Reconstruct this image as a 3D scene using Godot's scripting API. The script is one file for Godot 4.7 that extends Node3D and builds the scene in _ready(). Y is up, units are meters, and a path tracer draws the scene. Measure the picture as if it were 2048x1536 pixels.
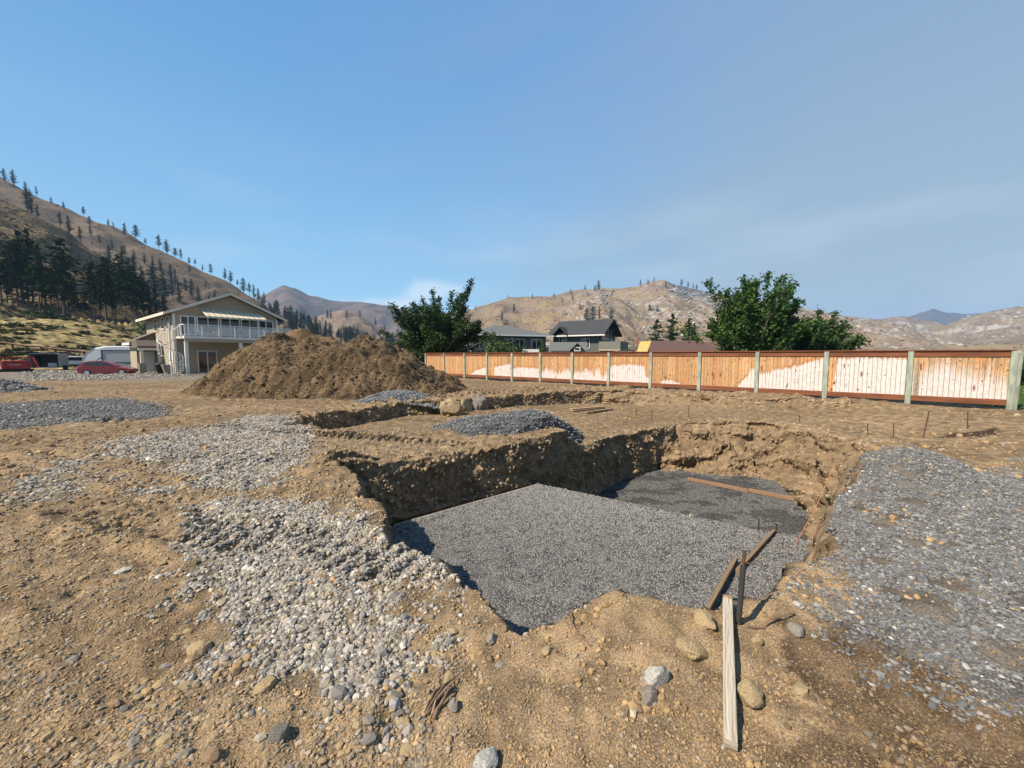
extends Node3D
# A building site in a dry valley: an excavated pit with gravel pads, a fence, houses, pines and hills.

const EYE := 1.85
var rng := RandomNumberGenerator.new()
var used := {}
var M := {}
var noise_a := FastNoiseLite.new()
var noise_b := FastNoiseLite.new()
var noise_c := FastNoiseLite.new()
var noise_d := FastNoiseLite.new()
var noise_e := FastNoiseLite.new()
var noise_r := FastNoiseLite.new()

# ---------------------------------------------------------------- small helpers
func numbered(called: String) -> String:
	var n: int = used.get(called, 0)
	used[called] = n + 1
	return called if n == 0 else "%s_%03d" % [called, n]

func tag(o: Node3D, label := "", category := "", group := "", kind := "") -> Node3D:
	if label != "": o.set_meta("label", label)
	if category != "": o.set_meta("category", category)
	if group != "": o.set_meta("group", group)
	if kind != "": o.set_meta("kind", kind)
	return o

func base(called: String, at: Vector3, turn := 0.0) -> Node3D:
	var o := Node3D.new()
	o.name = numbered(called)
	add_child(o)
	o.position = at
	o.rotation.y = turn
	return o

func put(called: String, mesh: Mesh, mat: Material, parent: Node3D = null) -> MeshInstance3D:
	var o := MeshInstance3D.new()
	o.mesh = mesh
	o.material_override = mat
	if parent == null:
		o.name = numbered(called)
		add_child(o)
	else:
		o.name = called
		parent.add_child(o, true)
	return o

func begin() -> SurfaceTool:
	var s := SurfaceTool.new()
	s.begin(Mesh.PRIMITIVE_TRIANGLES)
	s.set_smooth_group(-1)
	return s

func done(s: SurfaceTool) -> ArrayMesh:
	s.generate_normals()
	return s.commit()

func tri(s: SurfaceTool, a: Vector3, b: Vector3, c: Vector3) -> void:
	s.add_vertex(a); s.add_vertex(b); s.add_vertex(c)

func quad(s: SurfaceTool, a: Vector3, b: Vector3, c: Vector3, d: Vector3) -> void:
	tri(s, a, b, c); tri(s, a, c, d)

# a block from corner lo to corner hi
func block(s: SurfaceTool, lo: Vector3, hi: Vector3, xf := Transform3D()) -> void:
	var p: Array[Vector3] = []
	for i in 8:
		p.append(xf * Vector3(hi.x if i & 1 else lo.x, hi.y if i & 2 else lo.y, hi.z if i & 4 else lo.z))
	quad(s, p[4], p[6], p[7], p[5]); quad(s, p[1], p[3], p[2], p[0])
	quad(s, p[0], p[2], p[6], p[4]); quad(s, p[5], p[7], p[3], p[1])
	quad(s, p[2], p[3], p[7], p[6]); quad(s, p[0], p[4], p[5], p[1])

# a block with its long edges chamfered, used for boards that are seen close
func board(s: SurfaceTool, lo: Vector3, hi: Vector3, c := 0.004) -> void:
	var pts := PackedVector2Array([Vector2(lo.y, lo.z + c), Vector2(lo.y, hi.z - c), Vector2(lo.y + c, hi.z), Vector2(hi.y - c, hi.z), Vector2(hi.y, hi.z - c), Vector2(hi.y, lo.z + c), Vector2(hi.y - c, lo.z), Vector2(lo.y + c, lo.z)])
	for i in 8:
		var a := pts[i]
		var b := pts[(i + 1) % 8]
		quad(s, Vector3(lo.x, a.x, a.y), Vector3(lo.x, b.x, b.y), Vector3(hi.x, b.x, b.y), Vector3(hi.x, a.x, a.y))
		tri(s, Vector3(lo.x, (lo.y + hi.y) / 2, (lo.z + hi.z) / 2), Vector3(lo.x, b.x, b.y), Vector3(lo.x, a.x, a.y))
		tri(s, Vector3(hi.x, (lo.y + hi.y) / 2, (lo.z + hi.z) / 2), Vector3(hi.x, a.x, a.y), Vector3(hi.x, b.x, b.y))

func tube(s: SurfaceTool, path: Array, r0: float, r1: float, sides := 6) -> void:
	var rings := []
	var n := path.size()
	for i in n:
		var dir: Vector3 = ((path[min(i + 1, n - 1)] as Vector3) - (path[max(i - 1, 0)] as Vector3)).normalized()
		var side := dir.cross(Vector3.UP if absf(dir.y) < 0.9 else Vector3.RIGHT).normalized()
		var up := side.cross(dir)
		var r := lerpf(r0, r1, float(i) / maxf(1.0, n - 1))
		var ring := []
		for k in sides:
			var a := TAU * k / sides
			ring.append((path[i] as Vector3) + (side * cos(a) + up * sin(a)) * r)
		rings.append(ring)
	for i in n - 1:
		for k in sides:
			var j := (k + 1) % sides
			quad(s, rings[i][k], rings[i][j], rings[i + 1][j], rings[i + 1][k])
	for k in range(1, sides - 1):
		tri(s, rings[0][0], rings[0][k + 1], rings[0][k])
		tri(s, rings[n - 1][0], rings[n - 1][k], rings[n - 1][k + 1])

# a side outline (x, y) drawn out across z from -w to w, narrowed at its two faces by tuck
func extrude(s: SurfaceTool, poly: PackedVector2Array, w0: float, w1: float, tuck := 0.0) -> void:
	var tris := Geometry2D.triangulate_polygon(poly)
	var mid := Vector2.ZERO
	for p in poly: mid += p / poly.size()
	var zs := [w0, w0 + tuck, w1 - tuck, w1] if tuck > 0.0 else [w0, w1]
	var ks := [0.93, 1.0, 1.0, 0.93] if tuck > 0.0 else [1.0, 1.0]
	for layer in zs.size() - 1:
		for i in poly.size():
			var a := poly[i]
			var b := poly[(i + 1) % poly.size()]
			var a0: Vector2 = mid + (a - mid) * ks[layer]
			var b0: Vector2 = mid + (b - mid) * ks[layer]
			var a1: Vector2 = mid + (a - mid) * ks[layer + 1]
			var b1: Vector2 = mid + (b - mid) * ks[layer + 1]
			quad(s, Vector3(a0.x, a0.y, zs[layer]), Vector3(b0.x, b0.y, zs[layer]), Vector3(b1.x, b1.y, zs[layer + 1]), Vector3(a1.x, a1.y, zs[layer + 1]))
	for e in [0, zs.size() - 1]:
		for i in range(0, tris.size(), 3):
			var q := []
			for k in 3:
				var v: Vector2 = mid + (poly[tris[i + k]] - mid) * ks[e]
				q.append(Vector3(v.x, v.y, zs[e]))
			if e == 0: tri(s, q[0], q[1], q[2])
			else: tri(s, q[0], q[2], q[1])

func part(called: String, parent: Node3D, mat: Material, lo: Vector3, hi: Vector3) -> MeshInstance3D:
	var s := begin()
	block(s, lo, hi)
	return put(called, done(s), mat, parent)

func lin(r: float, g: float, b: float) -> Color:
	return Color(r, g, b).linear_to_srgb()

func mat(c: Color, rough := 0.85, metal := 0.0) -> StandardMaterial3D:
	var m := StandardMaterial3D.new()
	m.albedo_color = c.linear_to_srgb()
	m.roughness = rough
	m.metallic = metal
	m.metallic_specular = 0.4
	m.cull_mode = BaseMaterial3D.CULL_DISABLED
	return m

func interp(pts: Array, x: float) -> float:
	var n := pts.size()
	if x <= pts[0].x: return pts[0].y
	for i in range(1, n):
		if x < pts[i].x:
			var k: float = (x - pts[i - 1].x) / (pts[i].x - pts[i - 1].x)
			return lerpf(pts[i - 1].y, pts[i].y, k)
	return pts[n - 1].y

func grey_texture(n: FastNoiseLite, size: int, lo: float, hi: float, tint := Color.WHITE, contrast := 1.0) -> ImageTexture:
	var im := n.get_seamless_image(size, size)
	im.convert(Image.FORMAT_L8)
	var d := im.get_data()
	var o := PackedByteArray()
	o.resize(size * size * 3)
	var lut := PackedByteArray()
	for i in 256:
		var v := clampf((i / 255.0 - 0.5) * contrast + 0.5, 0, 1)
		var f := lerpf(lo, hi, v) * 255.0
		lut.append(int(clampf(f * tint.r, 0, 255))); lut.append(int(clampf(f * tint.g, 0, 255))); lut.append(int(clampf(f * tint.b, 0, 255)))
	for i in size * size:
		var k := d[i] * 3
		o[i * 3] = lut[k]; o[i * 3 + 1] = lut[k + 1]; o[i * 3 + 2] = lut[k + 2]
	return ImageTexture.create_from_image(Image.create_from_data(size, size, false, Image.FORMAT_RGB8, o))

func bump_texture(n: FastNoiseLite, size: int, strength: float) -> ImageTexture:
	var im := n.get_seamless_image(size, size)
	im.convert(Image.FORMAT_RGBA8)
	im.bump_map_to_normal_map(strength)
	return ImageTexture.create_from_image(im)

func noise_of(sd: int, freq: float, octaves := 4, type := FastNoiseLite.TYPE_SIMPLEX_SMOOTH) -> FastNoiseLite:
	var n := FastNoiseLite.new()
	n.seed = sd
	n.noise_type = type
	n.frequency = freq
	n.fractal_octaves = octaves
	if octaves <= 1: n.fractal_type = FastNoiseLite.FRACTAL_NONE
	return n

# ---------------------------------------------------------------- camera, sky, sun
func set_up_view() -> void:
	var cam := Camera3D.new()
	cam.name = "camera"
	add_child(cam)
	cam.position = Vector3(0, EYE, 0)
	cam.rotation_degrees = Vector3(-4.31, 0, 0)
	cam.fov = 89.85
	cam.near = 0.05
	cam.far = 9000.0
	cam.current = true
	var env := Environment.new()
	env.background_mode = Environment.BG_SKY
	env.sky = Sky.new()
	env.sky.sky_material = smoky_sky()
	env.tonemap_mode = Environment.TONE_MAPPER_LINEAR
	env.tonemap_exposure = EXPOSURE
	env.sdfgi_enabled = true
	env.ssao_enabled = true
	env.ssil_enabled = true
	env.fog_enabled = true
	env.fog_density = FOG
	env.fog_light_color = Color(0.66, 0.82, 1.0)
	var we := WorldEnvironment.new()
	we.name = "environment"
	we.environment = env
	add_child(we)
	var sun := DirectionalLight3D.new()
	sun.name = "sun"
	add_child(sun)
	sun.light_energy = SUN
	sun.light_angular_distance = 0.5
	sun.light_color = Color(1.0, 0.945, 0.86)
	sun.shadow_enabled = true
	var toward := Vector3(0.85, -1.06, -0.53)      # the way the light travels: from the left and a little behind
	sun.look_at_from_position(Vector3.ZERO, toward, Vector3.UP)

# Clear blue overhead, paler at the horizon, with a broad thin plume of wildfire smoke on one side.
func smoky_sky() -> PanoramaSkyMaterial:
	var w := 1024
	var h := 512
	var streak := noise_of(71, 0.9, 4)
	var im := Image.create(w, h, false, Image.FORMAT_RGBF)
	for j in h:
		var el := (0.5 - (j + 0.5) / h) * PI
		var y := sin(el)
		for i in w:
			var az := (i + 0.5) / w * TAU      # the panorama's edge lies straight ahead
			var dir := Vector3(sin(az) * cos(el), y, -cos(az) * cos(el))
			var up := maxf(y, 0.0)
			var k := pow(1.0 - up, 2.6)
			var c := Vector3(0.105, 0.285, 0.61).lerp(Vector3(0.43, 0.78, 1.0), k)
			var n := streak.get_noise_3d(dir.x * 1.2 - dir.y * 1.2, dir.y * 5.0 - dir.x * 1.6, dir.z * 1.2)
			var side := smoothstep(-0.35, 0.75, dir.x + 0.12 * dir.y + n * 0.30 + 0.05)
			var smoke := Vector3(0.27, 0.37, 0.50).lerp(Vector3(0.42, 0.50, 0.57), k)
			c = c.lerp(smoke, side * (0.40 + 0.55 * pow(1.0 - up, 0.9)))
			var wisp := clampf(streak.get_noise_3d(dir.x * 2.0 + 7.0, dir.y * 8.0, dir.z * 2.0) * 1.6, 0, 1) * smoothstep(0.5, 0.05, up) * smoothstep(0.0, 0.12, up)
			c = c.lerp(Vector3(0.62, 0.72, 0.80), wisp * 0.42)
			im.set_pixel(i, j, Color(c.x, c.y, c.z))
	# a few small fair-weather puffs low over the far ridge
	for puff in [[-0.205, 0.165, 0.075, 0.032, 0.75], [-0.31, 0.125, 0.13, 0.020, 0.7], [-0.24, 0.135, 0.09, 0.024, 0.6], [-0.12, 0.11, 0.10, 0.016, 0.4]]:
		var pi0 := int(puff[0] / TAU * w)
		var pj0 := int((0.5 - puff[1] / PI) * h)
		for j in range(pj0 - 14, pj0 + 14):
			for i in range(pi0 - 40, pi0 + 40):
				var dx: float = (i + 0.5) / w * TAU - puff[0]
				var at := posmod(i, w)
				var dy: float = (0.5 - (j + 0.5) / h) * PI - puff[1]
				var r := sqrt(pow(dx / puff[2], 2) + pow(dy / puff[3], 2)) + streak.get_noise_3d(i * 0.06, j * 0.12, 3.0) * 0.9
				var f: float = smoothstep(1.0, 0.1, r) * puff[4]
				if f > 0.0:
					im.set_pixel(at, j, im.get_pixel(at, j).lerp(Color(0.86, 0.93, 0.98), f * 0.6))
	var m := PanoramaSkyMaterial.new()
	im.convert(Image.FORMAT_RGBF)
	var px := im
	for j in h:      # the panorama is read as sRGB values
		for i in w:
			px.set_pixel(i, j, px.get_pixel(i, j).linear_to_srgb())
	px.convert(Image.FORMAT_RGB8)
	m.energy_multiplier = SKY
	m.panorama = ImageTexture.create_from_image(px)
	return m

const EXPOSURE := 1.85
const SKY := 0.60
const SUN := 1.55
const FOG := 0.00016

# ---------------------------------------------------------------- the ground of the site
var pit := PackedVector2Array([Vector2(-2.53, -5.71), Vector2(-1.50, -6.52), Vector2(0.27, -7.91), Vector2(1.73, -9.65), Vector2(3.28, -11.56), Vector2(5.70, -13.55), Vector2(8.26, -13.23), Vector2(9.57, -11.83), Vector2(7.89, -8.48), Vector2(5.83, -6.20), Vector2(4.19, -4.66), Vector2(3.35, -3.87), Vector2(2.72, -3.28), Vector2(2.11, -2.77), Vector2(1.69, -2.50), Vector2(1.17, -2.29), Vector2(0.99, -2.37), Vector2(0.69, -2.48), Vector2(0.49, -2.45), Vector2(0.05, -2.23), Vector2(-0.11, -2.46), Vector2(-0.30, -2.81), Vector2(-0.51, -3.07), Vector2(-1.01, -3.35), Vector2(-1.23, -3.74), Vector2(-1.74, -4.51)])
# how far each side of the pit leans back: one number for each edge above
var pit_lean := [0.24, 0.22, 0.26, 0.36, 0.5, 1.5, 1.4, 0.95, 0.65, 0.4, 0.28, 0.26, 0.24, 0.22, 0.2, 0.2, 0.25, 0.25, 0.2, 0.16, 0.14, 0.14, 0.16, 0.16, 0.16, 0.16]
var far_rim := [Vector2(-6.33, -10.39), Vector2(-5.90, -10.97), Vector2(-5.11, -12.43), Vector2(-4.13, -14.04), Vector2(-2.69, -14.78), Vector2(-0.79, -16.33), Vector2(0.32, -17.55), Vector2(2.93, -19.22), Vector2(4.69, -19.76), Vector2(6.74, -18.71), Vector2(8.57, -17.55), Vector2(10.26, -15.96), Vector2(12.30, -14.94), Vector2(14.14, -13.50), Vector2(15.06, -11.90)]
var near_rim := [Vector2(-5.97, -9.79), Vector2(-5.19, -9.66), Vector2(-3.84, -9.00), Vector2(-1.53, -9.41), Vector2(-0.31, -9.79), Vector2(1.19, -9.41), Vector2(1.56, -8.74)]
var pad_l := Vector2(-1.88, -5.95)
var pad_b := Vector2(0.54, -7.90)
var pad_r := Vector2(3.96, -5.64)
var pad_f := Vector2(2.02, -3.82)
# patches of other matter and of darker tone, as outlines on the ground
var pale_gravel := [
	PackedVector2Array([Vector2(-3.44, -4.13), Vector2(-3.10, -4.28), Vector2(-2.38, -4.21), Vector2(-1.73, -3.87), Vector2(-1.15, -3.38), Vector2(-0.83, -3.19), Vector2(-0.45, -3.09), Vector2(-0.28, -2.78), Vector2(-0.43, -2.54), Vector2(-0.59, -2.65), Vector2(-0.96, -2.78), Vector2(-1.18, -2.68), Vector2(-0.97, -2.51), Vector2(-0.73, -2.29), Vector2(-0.46, -2.04), Vector2(-0.37, -1.87), Vector2(-0.42, -1.73), Vector2(-0.68, -1.73), Vector2(-0.96, -1.80), Vector2(-1.18, -1.84), Vector2(-1.38, -1.90), Vector2(-1.64, -1.97), Vector2(-1.61, -2.16), Vector2(-1.76, -2.33), Vector2(-2.11, -2.48), Vector2(-2.42, -2.78), Vector2(-2.86, -3.33)]),
	PackedVector2Array([Vector2(-8.41, -7.75), Vector2(-8.26, -8.68), Vector2(-7.48, -9.44), Vector2(-7.58, -11.03), Vector2(-6.64, -11.42), Vector2(-5.01, -9.44), Vector2(-3.85, -7.31), Vector2(-3.34, -5.96), Vector2(-3.25, -5.34), Vector2(-3.12, -4.74), Vector2(-3.81, -4.74), Vector2(-4.33, -4.49), Vector2(-4.75, -4.49), Vector2(-4.69, -4.74), Vector2(-4.09, -4.93), Vector2(-4.28, -5.34), Vector2(-5.63, -5.96), Vector2(-6.57, -6.74), Vector2(-7.24, -6.74)]),
	PackedVector2Array([Vector2(-6.29, -4.66), Vector2(-6.99, -5.47), Vector2(-7.82, -6.62), Vector2(-7.11, -6.45), Vector2(-6.35, -5.36), Vector2(-5.73, -5.25), Vector2(-5.49, -4.84), Vector2(-5.17, -4.33), Vector2(-5.69, -4.33)]),
]
var blue_gravel := [
	PackedVector2Array([Vector2(-21.30, -13.30), Vector2(-18.93, -14.14), Vector2(-17.83, -15.62), Vector2(-15.98, -15.80), Vector2(-12.75, -13.85), Vector2(-10.12, -11.29), Vector2(-10.76, -10.74), Vector2(-11.75, -10.25), Vector2(-12.22, -9.66), Vector2(-13.41, -8.33)]),
	PackedVector2Array([Vector2(3.33, -4.02), Vector2(4.24, -4.72), Vector2(4.94, -4.93), Vector2(5.09, -4.65), Vector2(5.08, -4.36), Vector2(5.64, -4.54), Vector2(6.39, -4.65), Vector2(7.63, -4.50), Vector2(5.88, -2.96), Vector2(3.36, -1.92), Vector2(2.42, -1.69), Vector2(2.29, -1.77), Vector2(2.26, -1.92), Vector2(2.13, -2.03), Vector2(1.96, -2.13), Vector2(1.93, -2.26), Vector2(2.06, -2.38), Vector2(2.37, -2.44), Vector2(2.56, -2.81), Vector2(2.56, -3.04), Vector2(2.82, -3.41)]),
	PackedVector2Array([Vector2(-55.51, -43.42), Vector2(-38.02, -43.42), Vector2(-28.11, -33.05), Vector2(-29.75, -27.74), Vector2(-32.22, -25.68)]),
]
var damp_and_dark := [
	PackedVector2Array([Vector2(1.64, -2.24), Vector2(2.07, -2.24), Vector2(2.19, -1.97), Vector2(2.97, -1.68), Vector2(2.63, -1.17), Vector2(0.72, -1.05), Vector2(1.08, -1.49), Vector2(1.33, -1.73)]),
	PackedVector2Array([Vector2(10.66, -9.95), Vector2(11.61, -10.09), Vector2(12.53, -9.88), Vector2(12.07, -9.41), Vector2(10.64, -8.93), Vector2(10.08, -9.29)]),  # just a darker brown patch on the bench
]
var blue_box: Array[Rect2] = []
var pale_box: Array[Rect2] = []

func seg_dist(p: Vector2, a: Vector2, b: Vector2) -> float:
	var ab := b - a
	var t := clampf((p - a).dot(ab) / ab.length_squared(), 0, 1)
	return p.distance_to(a + ab * t)

var in_pit := 0.0      # set by ground_h: how far down the pit's side the point lies, 0 to 1
var in_bank := 0.0

func ground_h(x: float, z: float) -> float:
	var d := -z
	var far := smoothstep(25.0, 60.0, d + absf(x) * 0.3)
	var h := 0.2 * (1.0 - smoothstep(3.2, 8.5, sqrt(x * x * 0.35 + d * d))) + 0.04
	var rough := 1.0 - 0.8 * far
	h += noise_a.get_noise_2d(x, z) * 0.09 * rough
	if far > 0.99:
		return h
	var nb := noise_b.get_noise_2d(x, z)
	var nc := noise_c.get_noise_2d(x, z)
	var ne := noise_e.get_noise_2d(x, z)
	h += nb * 0.045 + nc * 0.026
	if d < 9.0:
		h += noise_d.get_noise_2d(x, z) * 0.016
	# cleat prints of a tracked machine in bands that cross the open ground on the left
	if x < 0.5 and d > 1.2 and d < 22.0:
		var across := x * 0.28 + d * 0.96 + nb * 0.25
		var band := fposmod(across, 2.3)
		var on := smoothstep(0.0, 0.08, band) * smoothstep(0.62, 0.5, band)
		var along := x * 0.96 - d * 0.28
		h += on * ((0.022 if d < 8.0 else 0.045) * sin(along * TAU / 0.17 + sin(across * 6.0) * 0.6) - 0.018) * (0.5 + clampf(nb * 1.5 + 0.5, 0, 1))
	# long low rills across the near left
	if x < 0.0 and d < 9.0:
		h += 0.024 * sin((d * 0.9 + x * 0.35) * 15.0 + nb * 5.0) * smoothstep(0.0, -0.8, x) * clampf(noise_a.get_noise_2d(x * 3.0 + 40.0, z * 3.0) * 2.0 + 0.6, 0, 1)
	# the gravel heap beside the pit and the spoil at its lips
	h += 0.46 * exp(-(pow((x - 4.75) / 0.75, 2) + pow((d - 4.65) / 0.62, 2))) + 0.40 * exp(-(pow((x - 6.7) / 0.9, 2) + pow((d - 4.9) / 0.55, 2))) + 0.22 * exp(-(pow((x - 5.2) / 2.2, 2) + pow((d - 3.8) / 1.1, 2)))
	h += 0.13 * exp(-(pow((x - 0.68) / 0.32, 2) + pow((d - 2.42) / 0.3, 2))) + 0.10 * exp(-(pow((x - 1.75) / 0.35, 2) + pow((d - 2.45) / 0.3, 2)))
	h += 0.22 * exp(-(pow((x + 2.75) / 0.5, 2) + pow((d - 5.9) / 0.45, 2)))
	in_bank = 0.0
	in_pit = 0.0
	# the bench that was cut below the fence
	if x > -7.0 and x < 17.0 and d > 7.0 and d < 23.0:
		var wob := noise_e.get_noise_2d(x * 1.6 + 9.0, z * 1.6) * 0.22
		var s := (z - interp(far_rim, x)) * 0.72 + wob
		if x < 13.0: s = (z - interp(far_rim, x)) * 0.72 + lerpf(0.26, wob, smoothstep(12.0, 13.0, x))
		var wide := lerpf(0.2, 0.85, smoothstep(4.3, 6.5, x))
		var t_far := clampf(s / wide, 0, 1)
		var t_near := smoothstep(0.0, 0.9, (interp(near_rim, x) - z) + wob) if x < 1.0 else smoothstep(0.0, 3.0, (interp(near_rim, x) + 1.5 - z) + wob)
		var t := t_far * t_near * smoothstep(-6.3, -5.7, x + wob) * (1.0 - smoothstep(10.5, 14.5, x))
		var deep := 0.42 + 0.22 * smoothstep(-2.0, 4.0, x) * (1.0 - smoothstep(4.5, 8.5, x))
		in_bank = t_far * (1.0 - t_far) * 4.0 * t_near
		h = lerpf(h, h * 0.5 - deep, t * (0.25 + 0.75 * t))
		h += in_bank * (nb * 0.16 + nc * 0.05 + noise_a.get_noise_2d(x * 5.0, z * 5.0) * 0.15)
		# loose spoil along the top of the cut
		var crest := exp(-pow((s + 0.55) / 0.5, 2)) * smoothstep(-7.0, -5.0, x) * (1.0 - smoothstep(13.5, 15.5, x))
		h += crest * (0.10 + nb * 0.20 + nc * 0.08)
	# the pit
	if x > -3.2 and x < 10.5 and d > 1.9 and d < 14.5:
		var p := Vector2(x, z)
		var inside := Geometry2D.is_point_in_polygon(p + Vector2(0.0013, 0.0007), pit) or Geometry2D.is_point_in_polygon(p - Vector2(0.0011, 0.0017), pit)
		var dist := 1e9
		var lean := 0.0
		var faced := 0.0
		var weight := 0.0
		var n := pit.size()
		for i in n:
			var q := seg_dist(p, pit[i], pit[(i + 1) % n])
			if q < dist: dist = q
			var w := 1.0 / (q * q + 0.02)
			w *= w
			lean += w * pit_lean[i]
			if i < 8: faced += w
			weight += w
		lean /= weight
		faced /= weight
		if x < 5.2: lean = lerpf(lean, 0.16, faced)
		var s := (dist if inside else -dist) + ne * 0.13 * (1.0 - faced) + lerpf(0.06, 0.26, faced)
		if s > 0.0:
			var out_left := (p - pad_l).dot(Vector2(pad_b.y - pad_l.y, -(pad_b.x - pad_l.x)).normalized())
			var out_back := (p - pad_b).dot(Vector2(pad_r.y - pad_b.y, -(pad_r.x - pad_b.x)).normalized())
			var floor_h := -0.85
			floor_h = lerpf(floor_h, -1.03, smoothstep(0.0, 0.05, out_left))
			floor_h = lerpf(floor_h, -2.0, smoothstep(0.02, 0.30, out_back))
			floor_h += nc * 0.008
			var t := clampf(s / lean, 0, 1)
			in_pit = t
			var f := t * t * (3.0 - 2.0 * t)
			f = lerpf(f, t, 0.4)
			h = lerpf(h, floor_h, f)
			var wall := 4.0 * t * (1.0 - t)
			if lean > 0.3:
				h += wall * (nb * 0.30 + nc * 0.16 + noise_a.get_noise_2d(x * 4.0, z * 4.0) * 0.25) * minf(lean, 1.2)
			else:
				h += wall * ne * 0.10
	return h

# the one soil of the site, between its sandier and its loamier patches
func soil_tone(k: float) -> Vector3:
	return Vector3(0.305, 0.215, 0.13).lerp(Vector3(0.44, 0.317, 0.193), k)

# what the ground is made of at a point: r, g, b of the matter there (linear)
func ground_colour(x: float, z: float, h: float, steep: float) -> Color:
	var d := -z
	var na := noise_a.get_noise_2d(x * 2.0 + 31.0, z * 2.0)
	var nb := noise_b.get_noise_2d(x * 1.3 + 77.0, z * 1.3)
	var nc := noise_c.get_noise_2d(x + 15.0, z)
	var c := soil_tone(clampf(0.5 - na * 0.9 - nb * 0.6, 0, 1))
	c = c.lerp(Vector3(0.46, 0.33, 0.18), clampf(nb * 1.4 + nc * 0.8 - 0.25, 0, 1) * 0.7)
	c = c.lerp(Vector3(0.19, 0.125, 0.07), clampf(-nb * 1.5 + nc * 0.9 - 0.42, 0, 1) * 0.8)
	var wp := Vector2(x + nb * 0.25 + nc * 0.1, z + na * 0.2 + nc * 0.1)
	if d < 3.5 and x > 0.8:
		if Geometry2D.is_point_in_polygon(wp, damp_and_dark[0]):
			c = c.lerp(Vector3(0.155, 0.105, 0.063), 0.78 + nc * 0.4)
	elif d > 6.0 and x > 6.0 and Geometry2D.is_point_in_polygon(wp, damp_and_dark[1]):
		c = Vector3(0.10, 0.07, 0.045)  # the bench patch is one flat dark brown
	if in_pit > 0.0:
		nb = noise_b.get_noise_3d(x * 1.2, h * 3.0, z * 1.2)
		nc = noise_c.get_noise_3d(x, h * 1.6, z)
		var k := clampf(0.5 + nb * 1.1 + nc * 0.5, 0, 1)
		c = soil_tone(k)
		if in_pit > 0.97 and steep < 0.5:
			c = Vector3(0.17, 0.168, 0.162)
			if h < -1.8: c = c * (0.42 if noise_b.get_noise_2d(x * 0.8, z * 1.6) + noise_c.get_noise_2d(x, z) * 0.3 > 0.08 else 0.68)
		return Color(c.x, c.y, c.z)
	# fines between the gravel stones
	for i in 3:
		if blue_box[i].has_point(wp) and Geometry2D.is_point_in_polygon(wp, blue_gravel[i]):
			c = c.lerp(Vector3(0.17, 0.165, 0.155), 0.75)
		if pale_box[i].has_point(wp) and Geometry2D.is_point_in_polygon(wp, pale_gravel[i]):
			c = c.lerp(Vector3(0.27, 0.22, 0.155), 0.75)
	if d > 24.0:
		# dry grass and yard beyond the site, a gravelled yard in front of the house
		var yard := smoothstep(52.0, 44.0, d) * smoothstep(-8.0, -14.0, x)
		var grass := Vector3(0.30, 0.24, 0.11).lerp(Vector3(0.17, 0.17, 0.07), clampf(0.5 + nb * 1.2, 0, 1))
		c = c.lerp(grass, smoothstep(34.0, 50.0, d) * (1.0 - yard))
		c = c.lerp(Vector3(0.34, 0.31, 0.26), yard * 0.8 * smoothstep(24.0, 30.0, d))
	if x > 17.5 + (12.9 - d) * 0.6 and d > 9.0 and x > 17.2:
		c = Vector3(0.07, 0.14, 0.03).lerp(Vector3(0.11, 0.17, 0.04), clampf(0.5 + nb, 0, 1))
	return Color(c.x, c.y, c.z)

var gx := PackedFloat32Array()
var gz := PackedFloat32Array()      # depths, growing away from the camera
var gh := PackedFloat32Array()

func steps_from(a: float, b: float, least: float, rate: float, rate_far: float, turn_at: float) -> Array:
	var o := []
	var p := a
	while p < b:
		o.append(p)
		var r := rate if absf(p) < turn_at else rate_far
		if absf(p) > 60.0: r = 0.12
		p += maxf(least, absf(p) * r)
	o.append(b)
	return o

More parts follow.
